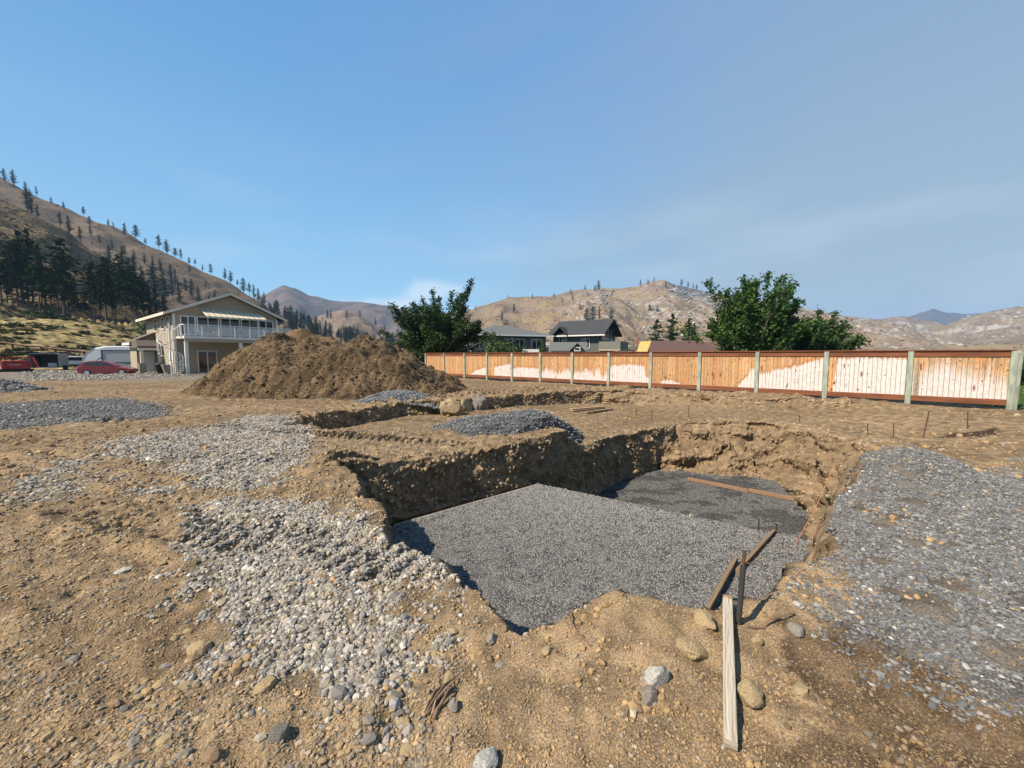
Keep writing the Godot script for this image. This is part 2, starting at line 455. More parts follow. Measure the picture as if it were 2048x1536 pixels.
func make_ground() -> void:
	for poly in blue_gravel: blue_box.append(box_of(poly).grow(0.6))
	for poly in pale_gravel: pale_box.append(box_of(poly).grow(0.6))
	var half := []
	var p := 0.0
	while p < 3500.0:
		half.append(p)
		p += FINE if p < 5.0 else (maxf(FINE, p * 0.011) if p < 20.0 else (p * 0.03 if p < 70.0 else p * 0.15))
	for i in range(half.size() - 1, 0, -1): gx.append(-half[i])
	for v in half: gx.append(v)
	for v in steps_from(0.5, 3500.0, FINE, 0.005, 0.014, 20.0): gz.append(v)
	var nx := gx.size()
	var nz := gz.size()
	var verts := PackedVector3Array()
	var cols := PackedColorArray()
	var norms := PackedVector3Array()
	verts.resize(nx * nz); cols.resize(nx * nz); norms.resize(nx * nz)
	gh.resize(nx * nz)
	var pits := PackedFloat32Array()
	var banks := PackedFloat32Array()
	pits.resize(nx * nz); banks.resize(nx * nz)
	for j in nz:
		for i in nx:
			in_pit = 0.0
			in_bank = 0.0
			var h := ground_h(gx[i], -gz[j])
			var k := j * nx + i
			gh[k] = h
			pits[k] = in_pit
			banks[k] = in_bank
			verts[k] = Vector3(gx[i], h, -gz[j])
	print("heights ", nx, " x ", nz, "  ", Time.get_ticks_msec())
	for j in nz:
		var j0 := maxi(j - 1, 0)
		var j1 := mini(j + 1, nz - 1)
		for i in nx:
			var k := j * nx + i
			var i0 := maxi(i - 1, 0)
			var i1 := mini(i + 1, nx - 1)
			var sx := (gh[j * nx + i1] - gh[j * nx + i0]) / (gx[i1] - gx[i0])
			var sz := -(gh[j1 * nx + i] - gh[j0 * nx + i]) / (gz[j1] - gz[j0])
			norms[k] = Vector3(-sx, 1, -sz).normalized()
			in_pit = pits[k]
			in_bank = banks[k]
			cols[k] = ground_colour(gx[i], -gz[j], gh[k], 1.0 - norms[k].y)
	# steep faces are pushed in and out sideways so that the cuts are rough, not combed
	var shove := noise_of(93, 2.6, 3)
	for j in range(1, nz - 1):
		if gz[j] > 26.0: break
		for i in range(1, nx - 1):
			var k := j * nx + i
			var n := norms[k]
			if n.y < 0.75:
				var side := Vector3(n.x, 0, n.z).normalized()
				var v := verts[k]
				verts[k] = v + side * (shove.get_noise_3d(v.x * 1.2, v.y * 2.4, v.z * 1.2) * 0.10 + shove.get_noise_3d(v.x * 2.6, v.y * 5.0, v.z * 2.6) * 0.06) * smoothstep(0.75, 0.4, n.y)
	var idx := PackedInt32Array()
	idx.resize((nx - 1) * (nz - 1) * 6)
	var w := 0
	for j in nz - 1:
		for i in nx - 1:
			var a := j * nx + i
			idx[w] = a; idx[w + 1] = a + nx; idx[w + 2] = a + 1
			idx[w + 3] = a + 1; idx[w + 4] = a + nx; idx[w + 5] = a + nx + 1
			w += 6
	for k in nx * nz: norms[k] = Vector3.ZERO
	for t in range(0, w, 3):
		var a := idx[t]
		var b := idx[t + 1]
		var c := idx[t + 2]
		var f := (verts[c] - verts[a]).cross(verts[b] - verts[a])
		norms[a] += f; norms[b] += f; norms[c] += f
	for k in nx * nz: norms[k] = norms[k].normalized()
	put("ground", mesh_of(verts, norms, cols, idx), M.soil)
	tag(get_node("ground"), "bare tan and brown soil of the building site with an excavated pit", "ground", "", "structure")
	print("ground ", Time.get_ticks_msec())

# a freshly cut earth face along a line on the ground: a lip that laps onto the soil above, then the face down to the floor
func earth_face(called: String, line: Array, leans: Array, into: Vector2, foot: float, label: String, step := 0.03, rugged := 1.0, fade := 0) -> void:
	var rough := noise_of(601, 1.1, 4)
	var lumps := noise_of(602, 4.2, 3)
	var along := []      # [point, lean]
	for i in line.size() - 1:
		var n := maxi(1, int((line[i] as Vector2).distance_to(line[i + 1]) / step))
		for k in n: along.append([(line[i] as Vector2).lerp(line[i + 1], k / float(n)), lerpf(leans[i], leans[i + 1], k / float(n))])
	var cols_n := along.size()
	var rows := 44
	var verts := PackedVector3Array()
	var cols := PackedColorArray()
	for c in cols_n:
		var p: Vector2 = along[c][0]
		var q: Vector2 = (along[mini(c + 8, cols_n - 1)][0] - along[maxi(c - 8, 0)][0]).normalized()
		var nrm := Vector2(-q.y, q.x)
		if nrm.dot(into) < 0: nrm = -nrm
		p += nrm * noise_e.get_noise_2d(p.x * 1.3, p.y * 1.3) * 0.10
		var out := p - nrm * 0.46
		var top := on_ground(out.x, out.y) - 0.02
		var low: Vector2 = p + nrm * (float(along[c][1]) + 0.55)
		var floor_h := on_ground(low.x, low.y) if foot > 0.0 else foot
		for r in rows:
			var t := (r - 6.0) / (rows - 7.0)
			var v: Vector3
			if r < 6:
				var o := p - nrm * lerpf(0.62, 0.02, r / 5.0)
				v = Vector3(o.x, lerpf(on_ground(out.x, out.y), top, smoothstep(0.0, 1.0, r / 5.0)) + (0.03 * sin(PI * r / 5.0)) - (0.09 if r == 0 else 0.0) + lumps.get_noise_2d(o.x, o.y) * 0.02, o.y)
			else:
				var drop := lerpf(t, t * t * (3.0 - 2.0 * t), 0.3)
				var o := p + nrm * float(along[c][1]) * pow(t, 1.15)
				v = Vector3(o.x, lerpf(top, floor_h - 0.06, drop), o.y)
				var b := rough.get_noise_3d(v.x, v.y * 1.5, v.z) * 0.16 * rugged + absf(lumps.get_noise_3d(v.x, v.y * 1.2, v.z)) * 0.09 * sqrt(rugged) - 0.03 + lumps.get_noise_3d(v.x * 2.6, v.y * 2.6, v.z * 2.6) * 0.045 * sqrt(rugged) + (noise_e.get_noise_3d(v.x * 1.1, v.y * 2.2, v.z * 1.1) * 0.16 * (rugged - 1.0))
				b *= smoothstep(0.0, 0.12, t) * smoothstep(1.0, 0.85, t)
				v += Vector3(nrm.x, 0.25, nrm.y) * b
			if fade > 0 and c > cols_n - fade:
				v.y = lerpf(v.y, on_ground(v.x, v.z) - 0.05, smoothstep(cols_n - fade, cols_n - 6.0, c))
			verts.append(v)
			var k := clampf(0.5 + noise_b.get_noise_3d(v.x * 1.3, v.y * 1.3, v.z * 1.3) * 1.0 + noise_c.get_noise_3d(v.x, v.y, v.z) * 0.5, 0, 1)
			var cc := soil_tone(k)
			cols.append(Color(cc.x, cc.y, cc.z))
	var idx := PackedInt32Array()
	for c in cols_n - 1:
		for r in rows - 1:
			var a := c * rows + r
			idx.append_array([a, a + 1, a + rows, a + rows, a + 1, a + rows + 1])
	var norms := PackedVector3Array()
	norms.resize(verts.size())
	for t in range(0, idx.size(), 3):
		var f := (verts[idx[t + 2]] - verts[idx[t]]).cross(verts[idx[t + 1]] - verts[idx[t]])
		for k in 3: norms[idx[t + k]] += f
	for k in norms.size(): norms[k] = norms[k].normalized()
	var face := put(called, mesh_of(verts, norms, cols, idx), M.soil)
	tag(face, label, "earth bank", "", "structure")
	# clods and stones that stick out of the face and lie at its foot
	rng.seed = 611 + cols_n
	var bits := []
	for i in int(cols_n * rows * (0.45 if step < 0.04 else 0.28)):
		var k := rng.randi() % verts.size()
		var r := k % rows
		if r < 3: continue
		var s := 0.009 * (0.5 + pow(rng.randf(), 3.0) * 4.5) * (1.0 if step < 0.04 else 1.5)
		var f := rng.randf_range(0.7, 1.1)
		var tone := soil_tone(rng.randf()) * f * 0.85
		if rng.randf() < 0.08: tone = Vector3(0.30, 0.27, 0.225) * f
		bits.append([stone_at(verts[k] + norms[k] * s * 0.2 + Vector3(rng.randf_range(-0.02, 0.02), 0, rng.randf_range(-0.02, 0.02)), s, 0.85), Color(tone.x, tone.y, tone.z)])
	tag(scatter("clods", clod_mesh, M.stone, bits, face), "", "", "", "stuff")

var clod_mesh: ArrayMesh

func make_faces() -> void:
	clod_mesh = rock_mesh(19, 0, 0.38)
	var line := []
	for i in 6: line.append((pit[i] as Vector2) - Vector2(0.08, 0.08))
	line[0] = (pit[0] as Vector2) + (pit[0] - pit[1]).normalized() * 0.42
	line[5] = (pit[5] as Vector2) + (pit[5] - pit[4]).normalized() * 0.5
	earth_face("pit_bank", line, [0.06, 0.07, 0.1, 0.14, 0.18, 0.25], Vector2(0.7, 0.7), 1.0, "freshly cut earth face along the pit's side below the dark gravel pile")
	line = []
	for i in range(5, 10): line.append(pit[i])
	line[0] = (pit[5] as Vector2) + Vector2(-0.55, -0.15)
	earth_face("pit_bank", line, [1.3, 1.5, 1.35, 0.95, 0.6], Vector2(-1.0, 0.2), 1.0, "sunlit crumbling tan earth face at the deep end of the pit", 0.035, 2.4, 55)
	line = []
	for i in range(8, 14): line.append(far_rim[i])
	earth_face("fence_bank", line, [0.4, 0.6, 0.65, 0.65, 0.6, 0.5], Vector2(0, 1), 1.0, "ragged bank of dug earth along the foot of the fence", 0.05, 1.8, 30)
	line = []
	for i in range(1, 9): line.append(far_rim[i])
	line.append(Vector2(5.1, interp(far_rim, 5.1)))
	earth_face("trench_bank", line, [0.05, 0.07, 0.1, 0.1, 0.1, 0.1, 0.12, 0.14, 0.15], Vector2(0.7, 0.7), 1.0, "dark ragged earth face of the trench below the boulders", 0.05)

func mesh_of(verts: PackedVector3Array, norms: PackedVector3Array, cols: PackedColorArray, idx: PackedInt32Array) -> ArrayMesh:
	var arr := []
	arr.resize(Mesh.ARRAY_MAX)
	arr[Mesh.ARRAY_VERTEX] = verts
	if norms.size(): arr[Mesh.ARRAY_NORMAL] = norms
	if cols.size(): arr[Mesh.ARRAY_COLOR] = cols
	if idx.size(): arr[Mesh.ARRAY_INDEX] = idx
	var m := ArrayMesh.new()
	m.add_surface_from_arrays(Mesh.PRIMITIVE_TRIANGLES, arr)
	return m

func box_of(poly: PackedVector2Array) -> Rect2:
	var r := Rect2(poly[0], Vector2.ZERO)
	for p in poly: r = r.expand(p)
	return r

const FINE := 0.023

# height of the built ground sheet at a point
func on_ground(x: float, z: float) -> float:
	var nx := gx.size()
	var i := clampi(gx.bsearch(x) - 1, 0, nx - 2)
	var j := clampi(gz.bsearch(-z) - 1, 0, gz.size() - 2)
	var u := clampf((x - gx[i]) / (gx[i + 1] - gx[i]), 0, 1)
	var v := clampf((-z - gz[j]) / (gz[j + 1] - gz[j]), 0, 1)
	var k := j * nx + i
	return lerpf(lerpf(gh[k], gh[k + 1], u), lerpf(gh[k + nx], gh[k + nx + 1], u), v)

# ---------------------------------------------------------------- stones
func rock_mesh(sd: int, detail: int, rough: float, facets := 0, smooth_it := false) -> ArrayMesh:
	var r := RandomNumberGenerator.new()
	r.seed = sd
	var t := (1.0 + sqrt(5.0)) / 2.0
	var v: Array[Vector3] = []
	for q in [[-1, t, 0], [1, t, 0], [-1, -t, 0], [1, -t, 0], [0, -1, t], [0, 1, t], [0, -1, -t], [0, 1, -t], [t, 0, -1], [t, 0, 1], [-t, 0, -1], [-t, 0, 1]]:
		v.append(Vector3(q[0], q[1], q[2]).normalized())
	var f := [0, 11, 5, 0, 5, 1, 0, 1, 7, 0, 7, 10, 0, 10, 11, 1, 5, 9, 5, 11, 4, 11, 10, 2, 10, 7, 6, 7, 1, 8, 3, 9, 4, 3, 4, 2, 3, 2, 6, 3, 6, 8, 3, 8, 9, 4, 9, 5, 2, 4, 11, 6, 2, 10, 8, 6, 7, 9, 8, 1]
	for step in detail:
		var mids := {}
		var g := []
		for i in range(0, f.size(), 3):
			var e := []
			for k in 3:
				var a: int = f[i + k]
				var b: int = f[i + (k + 1) % 3]
				var key := Vector2i(mini(a, b), maxi(a, b))
				if not mids.has(key):
					v.append((v[a] + v[b]).normalized())
					mids[key] = v.size() - 1
				e.append(mids[key])
			g.append_array([f[i], e[0], e[2], f[i + 1], e[1], e[0], f[i + 2], e[2], e[1], e[0], e[1], e[2]])
		f = g
	var cuts := []
	for i in facets:
		cuts.append([Vector3(r.randfn(), r.randfn(), r.randfn()).normalized(), r.randf_range(0.62, 0.86)])
	var n := noise_of(sd, 1.1, 3)
	for i in v.size():
		var p := v[i] * (1.0 + n.get_noise_3d(v[i].x, v[i].y, v[i].z) * rough)
		if detail == 0: p = v[i] * r.randf_range(1.0 - rough, 1.0 + rough * 0.6)
		for c in cuts:
			var over: float = p.dot(c[0]) - c[1]
			if over > 0: p -= c[0] * over * 0.95
		v[i] = p
	var s := SurfaceTool.new()
	s.begin(Mesh.PRIMITIVE_TRIANGLES)
	s.set_smooth_group(0 if smooth_it else -1)
	for i in range(0, f.size(), 3): tri(s, v[f[i]], v[f[i + 2]], v[f[i + 1]])
	s.generate_normals()
	return s.commit()

func scatter(called: String, mesh: Mesh, m: Material, spots: Array, parent: Node3D = null) -> MultiMeshInstance3D:
	var mm := MultiMesh.new()
	mm.transform_format = MultiMesh.TRANSFORM_3D
	mm.use_colors = true
	mm.mesh = mesh
	mm.instance_count = spots.size()
	for i in spots.size():
		mm.set_instance_transform(i, spots[i][0])
		mm.set_instance_color(i, spots[i][1])
	var o := MultiMeshInstance3D.new()
	o.multimesh = mm
	o.material_override = m
	if parent == null:
		o.name = numbered(called)
		add_child(o)
	else:
		o.name = called
		parent.add_child(o, true)
	return o

func stone_at(at: Vector3, size: float, flat := 0.7) -> Transform3D:
	var b := Basis.from_euler(Vector3(rng.randf_range(-0.5, 0.5), rng.randf() * TAU, rng.randf_range(-0.5, 0.5)))
	b = b.scaled_local(Vector3(size * rng.randf_range(0.8, 1.35), size * flat * rng.randf_range(0.75, 1.25), size * rng.randf_range(0.7, 1.1)))
	return Transform3D(b, at)

func gravel_tone(blue: bool) -> Color:
	var v := rng.randf()
	var k := 0.62 + 0.75 * v * v
	if blue:
		var c := Color(0.138, 0.14, 0.142)
		if rng.randf() < 0.25: c = Color(0.20, 0.188, 0.17)
		if rng.randf() < 0.035: c = Color(0.36, 0.35, 0.33)
		return Color(c.r * k, c.g * k, c.b * k)
	var q := Color(0.315, 0.278, 0.23)
	var u := rng.randf()
	if u < 0.26: q = Color(0.22, 0.21, 0.195)
	elif u < 0.42: q = Color(0.34, 0.285, 0.21)
	elif u < 0.49: q = Color(0.43, 0.40, 0.35)
	return Color(q.r * k, q.g * k, q.b * k)

func fill_gravel(poly: PackedVector2Array, density: float, size: float, blue: bool, edge := 0.3, sink := 0.1, bare := 0.62, soft := 0.07) -> Array:
	var out := []
	var r := box_of(poly).grow(0.3)
	var n := int(r.get_area() * density)
	for i in n:
		var x := rng.randf_range(r.position.x, r.end.x)
		var z := rng.randf_range(r.position.y, r.end.y)
		if z > -0.7 or absf(x) > -z * 1.7 + 1.5: continue
		var wob := noise_b.get_noise_2d(x * 2.0 + 5.0, z * 2.0) * edge
		var wob2 := noise_c.get_noise_2d(x + 50.0, z) * edge
		var p := Vector2(x + wob + wob2 + rng.randfn() * soft, z + wob * 0.6 - wob2 + rng.randfn() * soft)
		if not Geometry2D.is_point_in_polygon(p, poly): continue
		if noise_a.get_noise_2d(x * 3.0 + 20.0, z * 3.0) + noise_c.get_noise_2d(x * 0.7, z * 0.7 + 30.0) * 0.7 > bare: continue
		var s := size * (0.45 + pow(rng.randf(), 1.6) * 1.05)
		if rng.randf() < 0.04: s *= rng.randf_range(1.4, 1.9)
		out.append([stone_at(Vector3(x, on_ground(x, z) + s * (0.12 - sink + rng.randf() * 0.35), z), s), gravel_tone(blue)])
	return out

# ---------------------------------------------------------------- materials
func make_materials() -> void:
	var grain := noise_of(5, 0.10, 4)
	var cell := noise_of(6, 0.06, 2, FastNoiseLite.TYPE_CELLULAR)
	var soil := StandardMaterial3D.new()
	soil.vertex_color_use_as_albedo = true
	soil.albedo_texture = grey_texture(grain, 512, 0.64, 1.0, Color.WHITE, 1.9)
	soil.normal_enabled = true
	soil.normal_texture = bump_texture(grain, 512, 3.6)
	soil.normal_scale = 1.0
	soil.roughness = 0.95
	soil.metallic_specular = 0.2
	soil.uv1_triplanar = true
	soil.uv1_world_triplanar = true
	soil.uv1_scale = Vector3(1.3, 1.3, 1.3)
	soil.detail_enabled = true
	soil.detail_blend_mode = BaseMaterial3D.BLEND_MODE_MUL
	soil.detail_uv_layer = BaseMaterial3D.DETAIL_UV_2
	soil.uv2_triplanar = true
	soil.uv2_world_triplanar = true
	soil.uv2_scale = Vector3(0.31, 0.31, 0.31)
	soil.detail_albedo = grey_texture(noise_of(8, 0.02, 5), 512, 0.72, 1.0, Color.WHITE, 2.0)
	M.soil = soil
	var stone := StandardMaterial3D.new()
	stone.vertex_color_use_as_albedo = true
	stone.roughness = 0.9
	stone.metallic_specular = 0.3
	M.stone = stone
	var rock := StandardMaterial3D.new()
	rock.albedo_texture = grey_texture(noise_of(12, 0.03, 5), 256, 0.6, 1.0, Color.WHITE, 1.8)
	rock.vertex_color_use_as_albedo = true
	rock.uv1_triplanar = true
	rock.uv1_scale = Vector3(1.2, 1.2, 1.2)
	rock.normal_enabled = true
	rock.normal_texture = bump_texture(noise_of(13, 0.05, 4), 256, 6.0)
	rock.roughness = 0.92
	rock.metallic_specular = 0.25
	M.rock = rock
	for q in [["rock_tan", 0.44, 0.33, 0.19], ["rock_grey", 0.30, 0.265, 0.225], ["rock_pale", 0.50, 0.48, 0.43], ["rock_ochre", 0.41, 0.31, 0.175], ["rock_rust", 0.33, 0.22, 0.14], ["rock_slate", 0.20, 0.185, 0.165]]:
		var r: StandardMaterial3D = rock.duplicate()
		r.albedo_color = lin(q[1], q[2], q[3])
		M[q[0]] = r
	# sawn timber: long grain along the local x of a board
	var fibre := noise_of(21, 0.03, 4)
	var im := Image.create(256, 256, false, Image.FORMAT_RGB8)
	for j in 256:
		for i in 256:
			var a := TAU * i / 256.0
			var g := fibre.get_noise_3d(cos(a) * 12.0, sin(a) * 12.0, j * 3.2) * 0.5 + sin(j * 0.42 + fibre.get_noise_3d(cos(a) * 20.0, sin(a) * 20.0, j * 0.3) * 7.0) * 0.22
			var v := clampf(0.80 + g * 0.34, 0.4, 1.0)
			im.set_pixel(i, j, Color(v, v * 0.985, v * 0.96))
	var wood_tex := ImageTexture.create_from_image(im)
	for q in [["wood_weathered", 0.58, 0.52, 0.43], ["wood_new", 0.52, 0.36, 0.20], ["wood_red", 0.40, 0.25, 0.155], ["wood_dirty", 0.30, 0.22, 0.14]]:
		var w := mat(Color(q[1], q[2], q[3]), 0.85)
		w.albedo_texture = wood_tex
		w.uv1_triplanar = true
		w.uv1_scale = Vector3(0.9, 4.0, 4.0)
		M[q[0]] = w
	M.steel = mat(Color(0.045, 0.042, 0.04), 0.6, 0.3)
	M.rust = mat(Color(0.10, 0.05, 0.03), 0.8, 0.2)
	M.cord = mat(Color(0.65, 0.22, 0.10), 0.8)
	M.root = mat(Color(0.16, 0.105, 0.065), 0.95)
	M.twig = mat(Color(0.26, 0.18, 0.11), 0.95)
	M.leaf = StandardMaterial3D.new()
	M.leaf.vertex_color_use_as_albedo = true
	M.leaf.roughness = 0.7
	M.leaf.metallic_specular = 0.25
	M.leaf.cull_mode = BaseMaterial3D.CULL_DISABLED
	M.leaf.backlight_enabled = true
	M.leaf.backlight = Color(0.35, 0.4, 0.15)
	M.needle = StandardMaterial3D.new()
	M.needle.vertex_color_use_as_albedo = true
	M.needle.roughness = 0.85
	M.needle.metallic_specular = 0.15
	M.needle.cull_mode = BaseMaterial3D.CULL_DISABLED
	M.bark = mat(Color(0.085, 0.062, 0.05), 0.95)
	M.bark_grey = mat(Color(0.20, 0.175, 0.15), 0.95)
	M.hill = StandardMaterial3D.new()
	M.hill.vertex_color_use_as_albedo = true
	M.hill.roughness = 1.0
	M.hill.metallic_specular = 0.05
	M.hill.albedo_texture = grey_texture(noise_of(31, 0.05, 5), 512, 0.60, 1.0, Color.WHITE, 2.0)
	M.hill.uv1_triplanar = true
	M.hill.uv1_world_triplanar = true
	M.hill.uv1_scale = Vector3(0.022, 0.022, 0.022)
	M.siding = mat(Color(0.33, 0.275, 0.20), 0.85)
	M.siding_grey = mat(Color(0.085, 0.095, 0.09), 0.85)
	M.siding_dark = mat(Color(0.045, 0.05, 0.055), 0.85)
	M.white = mat(Color(0.62, 0.61, 0.58), 0.6)
	M.roof_brown = mat(Color(0.115, 0.095, 0.08), 0.95)
	M.roof_grey = mat(Color(0.105, 0.11, 0.11), 0.95)
	M.roof_dark = mat(Color(0.04, 0.042, 0.046), 0.9)
	M.roof_red = mat(Color(0.085, 0.05, 0.042), 0.95)
	M.window = mat(Color(0.02, 0.022, 0.025), 0.06)
	M.window.metallic_specular = 0.6
	M.glass = mat(Color(0.75, 0.8, 0.8), 0.05)
	M.glass.transparency = BaseMaterial3D.TRANSPARENCY_ALPHA
	M.glass.albedo_color.a = 0.22
	M.red_paint = mat(Color(0.19, 0.006, 0.014), 0.25)
	M.red_paint.clearcoat_enabled = true
	M.red_machine = mat(Color(0.26, 0.02, 0.022), 0.5)
	M.black = mat(Color(0.012, 0.012, 0.013), 0.6)
	M.tyre = mat(Color(0.018, 0.018, 0.018), 0.9)
	M.alloy = mat(Color(0.55, 0.55, 0.56), 0.35, 0.7)
	M.rv_white = mat(Color(0.62, 0.63, 0.65), 0.35)
	M.rv_grey = mat(Color(0.36, 0.37, 0.39), 0.4)
	M.trailer = mat(Color(0.20, 0.205, 0.205), 0.5)
	M.panel = mat(Color(0.15, 0.15, 0.13), 0.8)
	M.stone_wall = mat(Color(0.22, 0.20, 0.17), 0.95)
	M.yellow = mat(Color(0.62, 0.48, 0.14), 0.7)
	M.cream = mat(Color(0.55, 0.50, 0.40), 0.8)
	M.stripe = mat(Color(0.42, 0.35, 0.24), 0.8)
	M.umbrella = mat(Color(0.42, 0.04, 0.035), 0.8)

# ---------------------------------------------------------------- gravel, stones and clods
func make_gravel() -> void:
	var chip := rock_mesh(3, 0, 0.34)
	var chip2 := rock_mesh(4, 0, 0.3)
	rng.seed = 11
	var a := fill_gravel(pale_gravel[0], 5600.0, 0.0142, false)
	tag(scatter("gravel", chip, M.stone, a), "pale crushed gravel spread over the soil beside the pit's rough lip", "gravel", "", "stuff")
	var b := fill_gravel(pale_gravel[1], 2000.0, 0.020, false)
	b.append_array(fill_gravel(pale_gravel[2], 900.0, 0.020, false))
	tag(scatter("gravel", chip2, M.stone, b), "pale grey gravel strewn over tracked soil towards the dirt mound", "gravel", "", "stuff")
	var c := fill_gravel(blue_gravel[0], 650.0, 0.026, true)
	c.append_array(fill_gravel(blue_gravel[2], 14.0, 0.07, false))
	tag(scatter("gravel", chip, M.stone, c), "blue grey gravel band across the open ground towards the house", "gravel", "", "stuff")
	var e := fill_gravel(blue_gravel[1], 9500.0, 0.0098, true, 0.3, 0.1, 0.62, 0.16)
	tag(scatter("gravel", chip2, M.stone, e), "blue grey crushed stone heaped beside the pit below the end of the fence", "gravel", "", "stuff")
	# the two levelled pads in the pit
	var pads := []
	for i in 290000:
		var x := rng.randf_range(-2.9, 9.0)
		var z := -rng.randf_range(2.2, 12.6)
		var p := Vector2(x, z)
		if rng.randf() > clampf(7.5 / -z, 0.45, 1.0): continue
		if not Geometry2D.is_point_in_polygon(p, pit): continue
		var h := on_ground(x, z)
		var nh := absf(on_ground(x + 0.05, z) - h) + absf(on_ground(x, z + 0.05) - h)
		if h > -0.72 or nh > 0.05: continue
		var s := 0.0082 * (0.6 + rng.randf() * 0.7) * clampf(-z / 5.0, 1.0, 1.6)
		var g := rng.randf_range(0.75, 1.2) * (1.0 if rng.randf() > 0.03 else 1.6)
		var k := Color(0.20, 0.198, 0.193) * g
		if rng.randf() < 0.12: k = Color(0.235, 0.21, 0.175) * g
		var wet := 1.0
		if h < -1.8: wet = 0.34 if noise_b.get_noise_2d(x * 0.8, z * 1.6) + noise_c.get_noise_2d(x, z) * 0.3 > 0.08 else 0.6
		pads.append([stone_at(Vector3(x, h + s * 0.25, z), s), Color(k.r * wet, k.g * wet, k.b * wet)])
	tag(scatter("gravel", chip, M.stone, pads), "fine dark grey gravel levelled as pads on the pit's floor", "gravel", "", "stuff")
	# pebbles and clods of earth all over the bare soil
	var crumbs := []
	var clod := rock_mesh(7, 0, 0.28)
	for i in 52000:
		var d := 1.0 * pow(24.0, rng.randf())
		var x := rng.randf_range(-1.5, 1.5) * d
		var z := -d
		if Geometry2D.is_point_in_polygon(Vector2(x, z), pit) and rng.randf() < 0.6: continue
		var patch := noise_b.get_noise_2d(x * 1.2 + 3.0, z * 1.2) + noise_c.get_noise_2d(x, z + 9.0) * 0.4
		if patch < rng.randf_range(-0.6, 0.35): continue
		var h := on_ground(x, z)
		if in_gravel(Vector2(x, z)) and rng.randf() < 0.5: continue
		if h < -0.8 and absf(on_ground(x + 0.06, z) - h) + absf(on_ground(x, z + 0.06) - h) < 0.03: continue
		var s := 0.0035 * (0.5 + pow(rng.randf(), 4.0) * 3.6) * clampf(d / 2.2, 1.0, 3.2)
		if patch > 0.25: s *= 1.0 + (patch - 0.25) * 3.0
		var k := rng.randf_range(0.75, 1.2)
		var col := Color(0.38 * k, 0.255 * k, 0.13 * k)
		var u := rng.randf()
		if u < 0.12: col = Color(0.32 * k, 0.27 * k, 0.21 * k)
		elif u < 0.35: col = Color(0.22 * k, 0.155 * k, 0.09 * k)
		elif u < 0.37: col = Color(0.46, 0.39, 0.28)
		var dull := 0.8
		if d < 3.6 and x > 0.5 and Geometry2D.is_point_in_polygon(Vector2(x, z), damp_and_dark[0]): dull = 0.5
		col = Color(col.r * dull, col.g * dull, col.b * dull)
		crumbs.append([stone_at(Vector3(x, h + s * 0.15, z), s, 0.75), col])
	for i in 120000:
		var d := 1.0 * pow(5.0, rng.randf())
		var x := rng.randf_range(-1.42, 1.42) * d
		var z := -d
		if Geometry2D.is_point_in_polygon(Vector2(x, z), pit) or in_gravel(Vector2(x, z)): continue
		var s := 0.0015 * (0.6 + pow(rng.randf(), 3.5) * 4.0) * clampf(d / 2.0, 1.0, 2.4)
		var k := rng.randf_range(0.6, 1.15)
		var col := Color(0.33 * k, 0.225 * k, 0.12 * k)
		if x > 0.5 and Geometry2D.is_point_in_polygon(Vector2(x, z), damp_and_dark[0]): col = Color(0.19 * k, 0.13 * k, 0.075 * k)
		if rng.randf() < 0.12: col = Color(0.26 * k, 0.225 * k, 0.18 * k)
		crumbs.append([stone_at(Vector3(x, on_ground(x, z) + s * 0.2, z), s, 0.8), col])
	tag(scatter("clods", clod, M.stone, crumbs), "crumbs of earth and small pebbles strewn over bare soil", "pebbles", "", "stuff")
	# a litter of small broken stone over the driven soil on the open side
	var litter := []
	for i in 52000:
		var d := 1.1 * pow(9.0, rng.randf())
		var x := rng.randf_range(-1.45, 0.0) * d
		var z := -d
		var thick := noise_b.get_noise_2d(x * 0.55 + 63.0, z * 0.55) + noise_c.get_noise_2d(x * 0.5, z * 0.9) * 0.4 - 0.35 * smoothstep(-0.25, 0.0, x / d)
		if thick < rng.randf_range(-0.35, 0.45): continue
		if in_gravel(Vector2(x, z)) or Geometry2D.is_point_in_polygon(Vector2(x, z), pit): continue
		var s := 0.006 * (0.6 + pow(rng.randf(), 2.5) * 1.9) * clampf(d / 2.5, 1.0, 2.2)
		var k := rng.randf_range(0.7, 1.2)
		var col := Color(0.27 * k, 0.215 * k, 0.15 * k)
		if rng.randf() < 0.3: col = Color(0.19 * k, 0.165 * k, 0.13 * k)
		elif rng.randf() < 0.35: col = Color(0.32 * k, 0.235 * k, 0.135 * k)
		litter.append([stone_at(Vector3(x, on_ground(x, z) + s * 0.15, z), s, 0.6), col])
	tag(scatter("stone_litter", chip2, M.stone, litter), "small broken stones littering the driven soil beside the pale gravel", "stones", "", "stuff")
	# broken earth along the lips of the cuts and on their faces
	var lumps := []
	for i in 60000:
		var x := rng.randf_range(-7.0, 15.0)
		var z := -rng.randf_range(2.0, 22.0)
		var h := on_ground(x, z)
		var g := absf(on_ground(x + 0.08, z) - h) + absf(on_ground(x, z + 0.08) - h)
		if g < 0.06 or rng.randf() > g * 6.0: continue
		var s := 0.013 * (0.5 + pow(rng.randf(), 2.5) * 2.4) * clampf(-z / 6.0, 0.7, 2.0)
		var k := rng.randf_range(0.7, 1.2)
		var col := Color(0.27 * k, 0.19 * k, 0.11 * k)
		var u := rng.randf()
		if u < 0.35: col = Color(0.17 * k, 0.12 * k, 0.075 * k)
		elif u < 0.40: col = Color(0.29 * k, 0.25 * k, 0.19 * k)
		col = Color(col.r * 0.85, col.g * 0.85, col.b * 0.85)
		lumps.append([stone_at(Vector3(x, h + s * 0.1, z), s, 0.8), col])
	tag(scatter("clods", rock_mesh(9, 0, 0.35), M.stone, lumps), "broken lumps of earth along the lips and faces of the cuts", "earth clods", "", "stuff")
